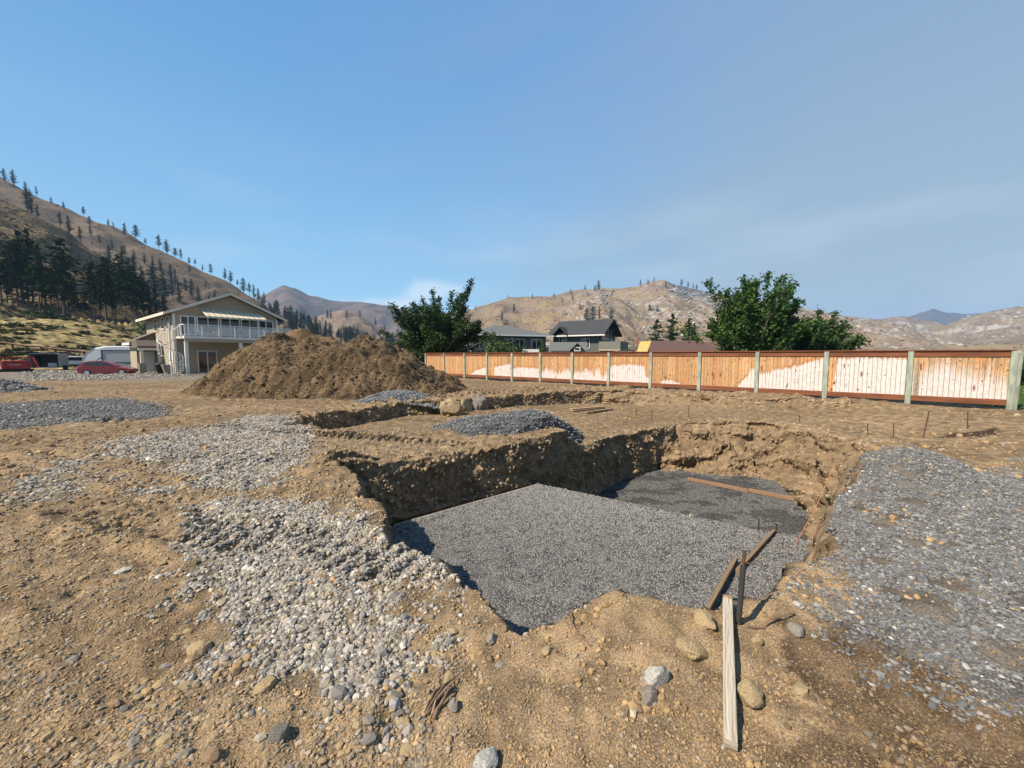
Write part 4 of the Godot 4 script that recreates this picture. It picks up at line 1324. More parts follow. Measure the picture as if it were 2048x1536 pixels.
func make_fence() -> void:
	var span := 2.44
	var n := 13
	var paint := mat(Color.WHITE, 0.85)
	paint.albedo_texture = fence_paint()
	var green := mat(Color(0.36, 0.40, 0.32), 0.9)
	green.albedo_texture = grey_texture(noise_of(207, 0.02, 4), 128, 0.72, 1.0)
	green.uv1_triplanar = true
	green.uv1_scale = Vector3(2, 0.5, 2)
	var trim := mat(Color(0.22, 0.078, 0.034), 0.8)
	trim.albedo_texture = grey_texture(noise_of(208, 0.02, 4), 128, 0.7, 1.0)
	trim.uv1_triplanar = true
	trim.uv1_scale = Vector3(0.3, 3, 3)
	var o := base("wooden_fence", Vector3(-7.43, 0, -33.36), deg_to_rad(-40.2))
	tag(o, "long board fence, half orange stained and half white, with pale green posts", "fence")
	rng.seed = 211
	for k in n:
		var x0 := k * span + 0.085
		var x1 := (k + 1) * span - 0.085
		var count := 17
		for i in count:
			var a := lerpf(x0, x1, float(i) / count) + 0.006
			var b := lerpf(x0, x1, float(i + 1) / count) - 0.006
			var z := rng.randf_range(-0.003, 0.003)
			picket(o, a, b, 0.34, 1.80, z, paint, n * span)
		for q in [["top_board", 1.79, 2.0, 0.012, 0.045], ["kick_board", 0.15, 0.345, 0.012, 0.05]]:
			part(q[0], o, trim, Vector3(x0, q[1], q[3]), Vector3(x1, q[2], q[4]))
		part("cap", o, trim, Vector3(x0 - 0.082, 2.0, -0.06), Vector3(x1 + 0.082, 2.035, 0.10))
	for k in n + 1:
		var x := k * span
		var s := begin()
		var w := 0.075 if k < n else 0.10
		block(s, Vector3(x - w, -0.4, -0.06), Vector3(x + w, 1.998, 0.085))
		put("post", done(s), green, o)
	var s2 := begin()
	block(s2, Vector3(-0.045, -0.02, -0.02), Vector3(0.045, 2.02, 0.02), Transform3D(Basis(Vector3.FORWARD, -0.03) * Basis(Vector3.RIGHT, 0.20), Vector3(n * span - 0.02, -0.06, 0.50)))
	tag(put("brace", done(s2), green, o), "pale green board leaning against the end post")

func picket(o: Node3D, a: float, b: float, y0: float, y1: float, z: float, m: Material, total: float) -> void:
	var s := begin()
	var zf := z + 0.011
	var zb := z - 0.011
	var p := [Vector3(a, y0, zf), Vector3(a, y1, zf), Vector3(b, y1, zf), Vector3(b, y0, zf), Vector3(a, y0, zb), Vector3(a, y1, zb), Vector3(b, y1, zb), Vector3(b, y0, zb)]
	for f in [[0, 1, 2, 3], [7, 6, 5, 4], [4, 5, 1, 0], [3, 2, 6, 7], [1, 5, 6, 2], [4, 0, 3, 7]]:
		for i in [0, 1, 2, 0, 2, 3]:
			var v: Vector3 = p[f[i]]
			s.set_uv(Vector2(v.x / total, 1.0 - (v.y - y0) / (y1 - y0)))
			s.add_vertex(v)
	put("picket", done(s), m, o)

# ---------------------------------------------------------------- hills
# each: crest as (bearing, rise) pairs seen from the site, distance of foot and crest, how gullied, colours
var hills := {
	"near": {"crest": [Vector2(-1.7866, 0.5922), Vector2(-1.5258, 0.4972), Vector2(-1.2871, 0.3910), Vector2(-1.2146, 0.3593), Vector2(-1.1303, 0.3152), Vector2(-1.0467, 0.2533), Vector2(-0.9624, 0.1909), Vector2(-0.9022, 0.1380), Vector2(-0.8661, 0.1025), Vector2(-0.7799, 0.0386), Vector2(-0.7042, 0.0052)], "foot": 50.0, "top": 230.0, "cut": 0.030, "bend": [0.278, 0.165]},
	"ridge": {"crest": [Vector2(-1.7767, 0.6625), Vector2(-1.5189, 0.5544), Vector2(-1.2818, 0.4431), Vector2(-1.2100, 0.4080), Vector2(-1.1375, 0.3764), Vector2(-1.0400, 0.3373), Vector2(-0.9667, 0.3053), Vector2(-0.8812, 0.2596), Vector2(-0.7950, 0.2160), Vector2(-0.7327, 0.1909), Vector2(-0.6706, 0.1557), Vector2(-0.6148, 0.1178), Vector2(-0.5458, 0.0796), Vector2(-0.4440, 0.0438), Vector2(-0.3412, 0.0258), Vector2(-0.2511, 0.0052)], "foot": 240.0, "top": 450.0, "cut": 0.022, "bend": [0.5, 0.5]},
	"spur": {"crest": [Vector2(-0.6262, 0.0129), Vector2(-0.5598, 0.0540), Vector2(-0.5132, 0.0898), Vector2(-0.4674, 0.1127), Vector2(-0.4351, 0.1178), Vector2(-0.3971, 0.1025), Vector2(-0.3591, 0.0796), Vector2(-0.3019, 0.0489), Vector2(-0.2510, 0.0129)], "foot": 620.0, "top": 900.0, "cut": 0.03, "bend": [0.5, 0.45]},
	"mountain": {"crest": [Vector2(-0.9313, 0.0898), Vector2(-0.7747, 0.1279), Vector2(-0.6711, 0.1469), Vector2(-0.6321, 0.1582), Vector2(-0.6084, 0.1721), Vector2(-0.5824, 0.1821), Vector2(-0.5523, 0.1708), Vector2(-0.5172, 0.1519), Vector2(-0.4663, 0.1431), Vector2(-0.4153, 0.1368), Vector2(-0.3577, 0.1330), Vector2(-0.3003, 0.1216), Vector2(-0.2492, 0.1076), Vector2(-0.1595, 0.0898), Vector2(-0.0309, 0.0643), Vector2(0.0982, 0.0258)], "foot": 1000.0, "top": 1700.0, "cut": 0.020, "bend": [0.5, 0.42]},
	"brown": {"crest": [Vector2(-0.3416, 0.0129), Vector2(-0.2242, 0.0643), Vector2(-0.1594, 0.1000), Vector2(-0.0950, 0.1190), Vector2(-0.0500, 0.1342), Vector2(-0.0051, 0.1456), Vector2(0.0461, 0.1481), Vector2(0.0973, 0.1507), Vector2(0.1739, 0.1658), Vector2(0.2377, 0.1746), Vector2(0.2698, 0.1670), Vector2(0.3398, 0.1821), Vector2(0.3905, 0.1947), Vector2(0.4395, 0.1784), Vector2(0.4938, 0.1620), Vector2(0.5454, 0.1507), Vector2(0.6357, 0.1380), Vector2(0.7393, 0.1190), Vector2(0.8559, 0.1012), Vector2(0.9469, 0.0872), Vector2(1.0782, 0.0540), Vector2(1.2366, 0.0155)], "foot": 420.0, "top": 860.0, "cut": 0.026, "bend": [0.5, 0.45]},
	"knob": {"crest": [Vector2(-0.2381, 0.0103), Vector2(-0.1600, 0.0489), Vector2(-0.0823, 0.0898), Vector2(-0.0051, 0.1076), Vector2(0.0719, 0.1127), Vector2(0.1614, 0.1431), Vector2(0.2315, 0.1620), Vector2(0.2897, 0.1355), Vector2(0.3548, 0.0974), Vector2(0.4592, 0.0515), Vector2(0.5770, 0.0129)], "foot": 380.0, "top": 640.0, "cut": 0.024, "bend": [0.5, 0.45]},
	"low": {"crest": [Vector2(0.6938, 0.0065), Vector2(0.7939, 0.0643), Vector2(0.8695, 0.0898), Vector2(0.9847, 0.0974), Vector2(1.0102, 0.1000), Vector2(1.0625, 0.0898), Vector2(1.1279, 0.0770), Vector2(1.2584, 0.0579), Vector2(1.5200, 0.0258)], "foot": 800.0, "top": 1350.0, "cut": 0.020, "bend": [0.5, 0.45]},
	"peak": {"crest": [Vector2(0.8712, 0.0643), Vector2(0.9855, 0.0872), Vector2(1.0231, 0.1000), Vector2(1.0518, 0.1101), Vector2(1.0806, 0.1190), Vector2(1.1121, 0.1114), Vector2(1.1640, 0.1051), Vector2(1.2537, 0.1076), Vector2(1.3814, 0.1152), Vector2(1.6413, 0.0898), Vector2(1.9022, 0.0643)], "foot": 1700.0, "top": 2600.0, "cut": 0.014, "bend": [0.5, 0.4]},
	"slope": {"crest": [Vector2(0.9269, 0.0052), Vector2(1.0278, 0.0386), Vector2(1.1150, 0.0770), Vector2(1.1773, 0.1000), Vector2(1.2404, 0.1127), Vector2(1.3136, 0.1254), Vector2(1.4414, 0.1532), Vector2(1.7563, 0.1909), Vector2(2.1352, 0.2160)], "foot": 520.0, "top": 1100.0, "cut": 0.020, "bend": [0.5, 0.45]},
}
var gully := FastNoiseLite.new()

func hill_h(q: Dictionary, x: float, z: float) -> float:
	var d := -z
	var e := interp(q.crest, x / d)
	var high: float = EYE + e * q.top
	var t: float = (d - q.foot) / (q.top - q.foot)
	var b: Array = q.bend
	var f := 0.0
	if t < b[0]: f = b[1] * maxf(t, -0.2) / b[0]
	elif t < 1.0: f = lerpf(b[1], 1.0, (t - b[0]) / (1.0 - b[0]))
	else: f = 1.0 - (t - 1.0) * 0.9
	var s: float = 900.0 / q.top
	var g := absf(gully.get_noise_2d(x * s, z * s * 0.45)) * 2.0
	var env := clampf(t * 2.5, 0, 1) * (0.25 + 0.75 * clampf((1.0 - t) * 3.0, 0, 1)) * clampf(high / (0.06 * q.top), 0.0, 1.0)
	return high * f + (0.35 - g) * q.cut * q.top * env + noise_a.get_noise_2d(x * 0.06 * s, z * 0.06 * s) * 0.010 * q.top * env

func make_hill(key: String, called: String, label: String, na: int, nt: int, a0: float, a1: float) -> void:
	var q: Dictionary = hills[key]
	var verts := PackedVector3Array()
	var cols := PackedColorArray()
	for j in nt:
		var t := -0.03 + 1.45 * j / (nt - 1.0)
		var d: float = q.foot + (q.top - q.foot) * t
		for i in na:
			var a := lerpf(a0, a1, i / (na - 1.0))
			var x := a * d
			var h := hill_h(q, x, -d)
			verts.append(Vector3(x, h - (0.6 if t < 0.0 else 0.0), -d))
			cols.append(hill_colour(key, x, -d, h, t, q))
	var idx := PackedInt32Array()
	for j in nt - 1:
		for i in na - 1:
			var k := j * na + i
			idx.append_array([k, k + na, k + 1, k + 1, k + na, k + na + 1])
	var norms := PackedVector3Array()
	norms.resize(verts.size())
	for t in range(0, idx.size(), 3):
		var f := (verts[idx[t + 2]] - verts[idx[t]]).cross(verts[idx[t + 1]] - verts[idx[t]])
		for k in 3: norms[idx[t + k]] += f
	for k in norms.size(): norms[k] = norms[k].normalized()
	tag(put(called, mesh_of(verts, norms, cols, idx), M.hill), label, "hill", "", "structure")

func hill_colour(key: String, x: float, z: float, h: float, t: float, q: Dictionary) -> Color:
	var s: float = 900.0 / q.top
	var n1 := noise_b.get_noise_2d(x * 0.03 * s, z * 0.03 * s)
	var n2 := noise_c.get_noise_2d(x * 0.02 * s, z * 0.05 * s)
	var g := gully.get_noise_2d(x * s * 1.7 + 300.0, z * s)
	var c := Vector3(0.33, 0.25, 0.165).lerp(Vector3(0.24, 0.175, 0.118), clampf(0.5 + n1 * 1.4, 0, 1))
	if key == "near":
		c = Vector3(0.24, 0.175, 0.10).lerp(Vector3(0.155, 0.125, 0.075), clampf(0.5 + n1 * 1.1 + n2 * 0.5, 0, 1))
		var field := 1.0 - smoothstep(0.22, 0.34, t + n1 * 0.05)
		var straw := Vector3(0.40, 0.31, 0.155).lerp(Vector3(0.19, 0.165, 0.085), clampf(0.35 + n2 * 2.0 + noise_c.get_noise_2d(x * 0.08, z * 0.5) * 1.3, 0, 1))
		c = c.lerp(straw, field)
	elif key == "ridge":
		c = Vector3(0.25, 0.185, 0.122).lerp(Vector3(0.175, 0.132, 0.088), clampf(0.5 + n1 * 1.2, 0, 1))
	elif key == "mountain" or key == "peak":
		c = Vector3(0.21, 0.155, 0.125).lerp(Vector3(0.10, 0.09, 0.075), clampf(0.35 + n1 * 1.4 + g * 0.8, 0, 1))
		if key == "peak": c = c.lerp(Vector3(0.07, 0.07, 0.07), 0.5)
	elif key == "brown" or key == "knob" or key == "low" or key == "slope":
		# bare pale rock and scree breaks through the dry grass in streaks
		var rock := clampf(n2 * 2.4 + g * 1.5 + noise_b.get_noise_2d(x * 0.09 * s, z * 0.09 * s) - 0.42, 0, 1)
		var band := smoothstep(0.15, 0.5, t) * (1.0 - smoothstep(0.9, 1.05, t))
		var a := x / -z
		if key == "knob": band *= smoothstep(0.06, 0.18, a)
		if key == "brown": band *= smoothstep(0.12, 0.25, a) * 0.9 + 0.1
		c = c.lerp(Vector3(0.50, 0.46, 0.42), rock * band)
		if key == "brown":
			var crag := smoothstep(0.40, 0.43, a + n1 * 0.02) * (1.0 - smoothstep(0.50, 0.54, a + n1 * 0.02)) * smoothstep(0.62, 0.75, t + n2 * 0.1)
			c = c.lerp(Vector3(0.27, 0.27, 0.275).lerp(Vector3(0.11, 0.11, 0.115), clampf(0.5 + g * 2.0 + n2 * 2.0, 0, 1)), crag)
		c = c.lerp(Vector3(0.36, 0.27, 0.13), clampf(noise_a.get_noise_2d(x * 0.05 * s + 90.0, z * 0.05 * s) * 2.5 - 0.55, 0, 1) * 0.8)
	return Color(c.x, c.y, c.z)

func make_hills() -> void:
	gully.seed = 301
	gully.frequency = 0.006
	gully.fractal_octaves = 4
	make_hill("near", "hill", "steep dry grass hillside with a pine stand above the golden field", 200, 190, -1.75, -0.70)
	make_hill("ridge", "hill_ridge", "long tan ridge lined with single pines behind the near hillside", 240, 120, -1.75, -0.22)
	make_hill("spur", "hill_spur", "small rounded tan spur dotted with pines below the far mountain", 90, 70, -0.66, -0.24)
	make_hill("mountain", "mountain", "far hazy pointed mountain at the valley's head", 160, 90, -0.95, 0.12)
	make_hill("knob", "hill_knob", "bare brown knoll with pale scree behind the grey houses", 170, 120, -0.26, 0.60)
	make_hill("brown", "hill_brown", "broad bare brown hill with a grey crag on its shoulder", 260, 150, -0.36, 1.25)
	make_hill("low", "hill_low", "low bare hill with white rock streaks beyond the fence's end", 150, 90, 0.68, 1.6)
	make_hill("slope", "hill_slope", "brown slope rising beyond the end of the fence", 120, 90, 0.92, 2.0)
	make_hill("peak", "hill_peak", "far blue grey rocky peak above the low hills", 110, 60, 0.85, 1.9)
	print("hills ", Time.get_ticks_msec())

# distance at which a hill's slope, as it is drawn, is seen at a given bearing and rise
func find_d(q: Dictionary, a: float, e: float) -> float:
	var d: float = q.foot
	while d < q.top:
		if hill_h(q, a * d, -d) > EYE + e * d: return d
		d += (q.top - q.foot) / 240.0
	return q.top

# ---------------------------------------------------------------- trees
func pine_mesh(sd: int, slim: float, bare: float) -> Array:
	var r := RandomNumberGenerator.new()
	r.seed = sd
	var t := begin()
	tube(t, [Vector3.ZERO, Vector3(0.004, 0.4, 0.002), Vector3(0.0, 0.97, 0.0)], 0.013, 0.002, 6)
	var v := PackedVector3Array()
	var c := PackedColorArray()
	var lop := noise_of(sd, 1.0, 2)
	var y := bare
	while y < 0.99:
		var k := (y - bare) / (1.0 - bare)
		var reach := slim * (0.30 + 0.70 * pow(1.0 - k, 0.75)) * smoothstep(-0.05, 0.18, k) * (0.35 + 0.65 * smoothstep(0.0, 0.2, 1.0 - k) )
		var n := 5 if k < 0.75 else 4
		for i in n:
			if r.randf() < 0.14 or lop.get_noise_2d(y * 9.0, i * 3.0) > 0.25: continue
			var az := r.randf() * TAU
			var far := reach * r.randf_range(0.45, 1.2) * (1.0 + lop.get_noise_2d(cos(az) * 1.5 + y * 6.0, sin(az) * 1.5) * 0.8)
			var dir := Vector3(cos(az), r.randf_range(-0.16, 0.30), sin(az))
			var tufts := maxi(3, int(far / 0.016))
			for m in tufts:
				var f := (m + 0.7) / tufts
				var p := Vector3(0, y, 0) + dir * far * f + Vector3(r.randfn(), r.randfn(), r.randfn()) * 0.008
				var size := 0.021 * r.randf_range(0.7, 1.35)
				var tone := r.randf_range(0.6, 1.35)
				var col := Color(0.034 * tone, 0.057 * tone, 0.025 * tone)
				for q in 3:
					var u := Vector3(r.randfn(), r.randfn() * 0.6 + 0.1, r.randfn()).normalized()
					var w := u.cross(Vector3(r.randfn(), r.randfn(), r.randfn())).normalized()
					v.append(p - u * size * 0.5 + w * size * 0.5); v.append(p + u * size * 1.1); v.append(p - u * size * 0.5 - w * size * 0.5)
					for e in 3: c.append(col)
		y += 0.021
	return [done(t), mesh_of(v, flat_normals(v), c, PackedInt32Array())]

func flat_normals(v: PackedVector3Array) -> PackedVector3Array:
	var n := PackedVector3Array()
	n.resize(v.size())
	for i in range(0, v.size(), 3):
		var f := (v[i + 2] - v[i]).cross(v[i + 1] - v[i]).normalized()
		n[i] = f; n[i + 1] = f; n[i + 2] = f
	return n

var pine_kinds := []

func pine(at: Vector3, tall: float, kind: int, label: String, group: String) -> void:
	var m: Array = pine_kinds[kind]
	var o := base("pine_tree", at, rng.randf() * TAU)
	put("trunk", m[0], M.bark, o)
	put("crown", m[1], M.needle, o)
	var wide := rng.randf_range(0.8, 1.35)
	o.rotation.x = rng.randf_range(-0.03, 0.03)
	o.scale = Vector3(tall * wide, tall, tall * wide)
	tag(o, label, "pine tree", group)

func pines_on(key: String, list: Array, kinds: Array, label: String, group: String) -> void:
	var q: Dictionary = hills[key]
	for p in list:      # bearing, rise of the foot, rise of the tip
		var d := find_d(q, p[0], p[1])
		var h := hill_h(q, p[0] * d, -d)
		pine(Vector3(p[0] * d, h - 0.3, -d), maxf((p[2] - p[1]) * d, 2.0) * 1.05, kinds[rng.randi() % kinds.size()], label, group)

func make_pines() -> void:
	rng.seed = 401
	for i in 3: pine_kinds.append(pine_mesh(410 + i, 0.15 + 0.02 * i, 0.22 + 0.05 * i))
	for i in 3: pine_kinds.append(pine_mesh(420 + i, 0.18 + 0.03 * i, 0.08))
	for i in 5: pine_kinds.append(pine_mesh(430 + i, [0.13, 0.2, 0.16, 0.24, 0.18][i], [0.3, 0.12, 0.18, 0.15, 0.35][i]))
	pines_on("near", [[-1.3072, 0.1254, 0.2930], [-1.2799, 0.1152, 0.2658], [-1.2677, 0.1228, 0.2831], [-1.2533, 0.1254, 0.2955], [-1.2399, 0.1178, 0.2533], [-1.2268, 0.1203, 0.2979], [-1.2131, 0.1025, 0.2757], [-1.1972, 0.1076, 0.2384], [-1.1815, 0.1101, 0.2160], [-1.1638, 0.1076, 0.2309], [-1.1496, 0.0936, 0.2831], [-1.1321, 0.1025, 0.1959], [-1.1155, 0.1012, 0.1507], [-1.0953, 0.0974, 0.1595], [-1.0735, 0.0809, 0.2309], [-1.0573, 0.0898, 0.2160], [-1.0433, 0.0885, 0.2434], [-1.0261, 0.0936, 0.2409], [-1.0067, 0.1127, 0.2484], [-0.9920, 0.1025, 0.2160], [-0.9786, 0.1101, 0.2409], [-0.9648, 0.0706, 0.2160], [-0.9450, 0.0770, 0.1959], [-0.9301, 0.0694, 0.1834], [-0.9130, 0.0745, 0.1658], [-0.8961, 0.0770, 0.1507], [-1.2946, 0.1355, 0.2409], [-1.3377, 0.1405, 0.3029], [-1.3692, 0.1456, 0.2905], [-1.4004, 0.1532, 0.3029], [-1.2049, 0.1216, 0.2222], [-1.1725, 0.1254, 0.2097], [-1.1218, 0.1178, 0.1909], [-1.0818, 0.1051, 0.1909], [-1.0187, 0.0898, 0.1909]], [0, 1, 2, 6, 8, 10], "tall dark ponderosa pine in the stand above the golden field", "pines in the stand above the golden field")
	pines_on("near", [[-1.2108, 0.3593, 0.4177], [-1.2195, 0.3740, 0.4298], [-1.1965, 0.3642, 0.3983], [-1.1414, 0.3324, 0.3715], [-1.1197, 0.3201, 0.3618], [-1.0934, 0.3029, 0.3422], [-1.0247, 0.2596, 0.3029], [-0.9915, 0.2284, 0.2880], [-0.9617, 0.2009, 0.2596], [-0.9433, 0.1909, 0.2471], [-0.9165, 0.1532, 0.2409], [-0.8903, 0.1254, 0.2097]], [0, 3, 4], "dark pine on the crest of the near hillside", "pines on the near hillside's crest")
	pines_on("ridge", [[-1.2709, 0.4274, 0.4636], [-1.2488, 0.4226, 0.4612], [-1.2203, 0.4056, 0.4323], [-1.1944, 0.4008, 0.4250], [-1.1587, 0.3789, 0.3959], [-1.1285, 0.3642, 0.3837], [-1.0798, 0.3447, 0.3715], [-1.0662, 0.3250, 0.3495], [-1.0195, 0.3250, 0.3422], [-1.0076, 0.3152, 0.3348], [-0.9797, 0.3004, 0.3324], [-0.9524, 0.2930, 0.3275], [-0.9292, 0.2806, 0.2967], [-0.8960, 0.2658, 0.3029], [-0.8761, 0.2596, 0.2942], [-0.8562, 0.2533, 0.2757], [-0.8414, 0.2459, 0.2744], [-0.8216, 0.2384, 0.2558], [-0.8069, 0.2284, 0.2484], [-0.7884, 0.2185, 0.2359], [-0.7672, 0.2110, 0.2384], [-0.7324, 0.1959, 0.2260], [-0.7186, 0.1909, 0.2210], [-0.7016, 0.1758, 0.1959], [-0.6866, 0.1683, 0.2035], [-0.6727, 0.1658, 0.1984], [-0.6604, 0.1557, 0.1909], [-0.6493, 0.1481, 0.1809], [-0.6358, 0.1355, 0.1658], [-1.3300, 0.4612, 0.4972], [-1.3897, 0.4876, 0.5211]], [3, 4, 5, 1, 7, 8, 9, 10, 0], "single dark pine standing on the skyline of the tan ridge", "pines on the ridge's skyline")
	pines_on("ridge", [[-1.0664, 0.2930, 0.3250], [-1.0447, 0.2781, 0.3029], [-1.0140, 0.2658, 0.2930], [-0.9837, 0.2471, 0.2757], [-0.9617, 0.2347, 0.2658], [-0.9342, 0.2284, 0.2558], [-0.9143, 0.2222, 0.2509], [-0.8948, 0.2097, 0.2434], [-0.8705, 0.1909, 0.2284], [-0.8590, 0.1721, 0.2160], [-0.8345, 0.1557, 0.1959], [-0.8197, 0.1456, 0.1909], [-0.8026, 0.1330, 0.1733], [-0.7823, 0.1721, 0.1909], [-0.8208, 0.2097, 0.2284], [-0.7611, 0.1405, 0.1658], [-0.7426, 0.1279, 0.1532], [-0.8700, 0.1405, 0.2097], [-0.8516, 0.1279, 0.1909], [-0.7754, 0.1152, 0.1532]], [3, 4, 5, 7, 8, 9], "dark pine on the open flank of the tan ridge", "pines on the ridge's flank")
	# the dark wood where the ridge runs down to the valley
	var list := []
	var q: Dictionary = hills["ridge"]
	for i in 130:
		var bearing := rng.randf_range(-0.645, -0.26)
		var d := lerpf(q.foot, q.top, rng.randf_range(0.25, 1.08))
		var h := maxf(hill_h(q, bearing * d, -d), 0.0)
		pine(Vector3(bearing * d, h - 0.3, -d), rng.randf_range(9.0, 18.0), 3 + rng.randi() % 7, "dark pine in the wood where the ridge runs down to the valley", "pines in the valley wood")
	list = []
	for i in 34:
		var px := rng.randf_range(-0.60, -0.30)
		var e := rng.randf_range(0.02, 0.10)
		list.append([px, e, e + rng.randf_range(0.014, 0.022)])
	pines_on("spur", list, [3, 4, 5], "small hazy pine dotted on the rounded tan spur", "pines on the spur")
	pines_on("brown", [[-0.0937, 0.1127, 0.1254], [-0.0102, 0.1443, 0.1544], [0.0525, 0.1443, 0.1557], [0.1076, 0.1469, 0.1582], [0.1497, 0.1557, 0.1683], [0.1867, 0.1658, 0.1784], [0.2123, 0.1633, 0.1784], [0.2212, 0.1658, 0.1897], [0.3284, 0.1758, 0.1922], [0.3475, 0.1784, 0.1922], [0.3626, 0.1859, 0.1984], [0.3924, 0.1721, 0.1872], [0.4332, 0.1758, 0.1934], [0.4499, 0.1746, 0.1884], [0.4628, 0.1696, 0.1834], [0.4718, 0.1683, 0.1809]], [3, 4, 5], "small dark pine on the skyline of the broad brown hill", "pines on the brown hill's skyline")
	pines_on("knob", [[0.0051, 0.1076, 0.1317], [-0.0257, 0.0898, 0.1127], [0.1282, 0.1380, 0.1532], [0.1550, 0.1405, 0.1557], [0.3726, 0.1051, 0.1405], [0.3530, 0.1178, 0.1481], [0.1917, 0.0834, 0.1190], [0.2085, 0.0834, 0.1228], [0.2251, 0.0898, 0.1216], [0.2550, 0.0745, 0.1152], [0.1746, 0.1152, 0.1330], [-0.0889, 0.0706, 0.0898], [-0.0632, 0.0540, 0.0745]], [3, 4, 5], "dark pine on the scree strewn flank of the bare knoll", "pines on the bare knoll")
	pines_on("low", [[0.9596, 0.0540, 0.0668], [1.0009, 0.0540, 0.0694], [1.1445, 0.0335, 0.0489], [1.0717, 0.0077, 0.0258], [0.9299, 0.0540, 0.0643], [1.0468, 0.0438, 0.0540]], [3, 5], "lone hazy pine on the low bare hill", "pines on the low bare hill")
	# pines in the gardens behind the fence
	for p in [Vector3(29.29, 8.95, -78.00), Vector3(32.95, 8.32, -80.00), Vector3(49.18, 14.46, -120.00), Vector3(34.50, 8.96, -76.00), Vector3(38.84, 8.59, -82.00), Vector3(46.86, 7.63, -90.00)]:
		pine(Vector3(p.x, 0, p.z), p.y, 3 + rng.randi() % 3, "bushy garden pine behind the brown roofs beyond the fence", "garden pines beyond the fence")
	print("pines ", Time.get_ticks_msec())

# a broad-leaved tree: limbs run to many points of an uneven crown, leaves gather along their ends
func leafy_tree(called: String, at: Vector3, tall: float, centre: Vector3, reach: Vector3, limbs: int, per: int, leaf: float, green: Color, trunk_r: float, fork: float, sd: int, label: String, spikes := []) -> void:
	var r := RandomNumberGenerator.new()
	r.seed = sd
	var o := base(called, at)
	var t := begin()
	tube(t, [Vector3(0, -0.2, 0), Vector3(0.05, fork * 0.6, 0), Vector3(0.0, fork * 1.25, 0.0)], trunk_r, trunk_r * 0.7, 8)
	var v := PackedVector3Array()
	var c := PackedColorArray()
	var n := noise_of(sd, 0.9, 2)
	var b := begin()
	for i in limbs + spikes.size():
		var dir := Vector3(r.randfn(), r.randfn(), r.randfn()).normalized()
		var k := pow(r.randf(), 0.40)
		var lump := 1.0 + n.get_noise_3d(dir.x * 1.8, dir.y * 1.8, dir.z * 1.8) * 0.9
		var tip := centre + dir * reach * k * lump
		if i >= limbs: tip = spikes[i - limbs]
		if tip.y < fork * 0.9: tip.y = fork * 0.9 + r.randf() * 0.6
		var start := Vector3(0, fork * r.randf_range(0.7, 1.25), 0)
		var bow := start.lerp(tip, 0.5) + Vector3(0, -0.10 * start.distance_to(tip) + 0.2, 0) + Vector3(r.randfn(), r.randfn(), r.randfn()) * 0.18
		var path := []
		for m in 6:
			var s := m / 5.0
			path.append(start.lerp(bow, s).lerp(bow.lerp(tip, s), s))
		tube(b, path, trunk_r * 0.26, 0.012, 4)
		var long := start.distance_to(tip)
		for m in per:
			var s := 1.0 - pow(r.randf(), 1.4) * minf(0.55, 1.6 / long)
			var p := start.lerp(bow, s).lerp(bow.lerp(tip, s), s)
			p += Vector3(r.randfn(), r.randfn() * 0.8, r.randfn()) * (0.21 if i < limbs else 0.15) * (0.5 + r.randf())
			var u := Vector3(r.randfn(), r.randfn() * 0.7 - 0.15, r.randfn()).normalized()
			var w := u.cross(Vector3(r.randfn(), r.randfn() + 0.8, r.randfn())).normalized() * leaf * r.randf_range(0.35, 0.5)
			u *= leaf * r.randf_range(0.6, 1.1)
			var tone := r.randf_range(0.6, 1.4)
			var col := Color(green.r * tone * r.randf_range(0.85, 1.25), green.g * tone, green.b * tone)
			v.append(p - u); v.append(p + w); v.append(p + u)
			v.append(p - u); v.append(p + u); v.append(p - w)
			for e in 6: c.append(col)
	put("trunk", done(t), M.bark_grey, o)
	put("limbs", done(b), M.bark_grey, o)
	put("crown", mesh_of(v, flat_normals(v), c, PackedInt32Array()), M.leaf, o)
	tag(o, label, "tree")

func shrub(at: Vector3, reach: Vector3, count: int, leaf: float, green: Color, sd: int, label: String, group := "") -> void:
	var r := RandomNumberGenerator.new()
	r.seed = sd
	var o := base("shrub", at)
	var v := PackedVector3Array()
	var c := PackedColorArray()
	var n := noise_of(sd, 0.8, 2)
	for i in count:
		var dir := Vector3(r.randfn(), absf(r.randfn()) * 1.1, r.randfn()).normalized()
		var lump := 1.0 + n.get_noise_3d(dir.x * 2.0, dir.y * 2.0, dir.z * 2.0) * 0.7
		var p := dir * reach * pow(r.randf(), 0.3) * lump
		var u := Vector3(r.randfn(), r.randfn(), r.randfn()).normalized()
		var w := u.cross(Vector3(r.randfn(), r.randfn(), r.randfn())).normalized() * leaf * 0.45
		u *= leaf * r.randf_range(0.6, 1.1)
		var tone := r.randf_range(0.55, 1.45)
		v.append(p - u); v.append(p + w); v.append(p + u)
		v.append(p - u); v.append(p + u); v.append(p - w)
		for e in 6: c.append(Color(green.r * tone, green.g * tone, green.b * tone))
	put("foliage", mesh_of(v, flat_normals(v), c, PackedInt32Array()), M.leaf, o)
	var t := begin()
	for i in 5:
		var a := TAU * i / 5.0
		tube(t, [Vector3(0, -0.1, 0), Vector3(cos(a) * reach.x * 0.4, reach.y * 0.6, sin(a) * reach.z * 0.4)], 0.05, 0.015, 4)
	put("stems", done(t), M.bark, o)
	tag(o, label, "shrub", group)

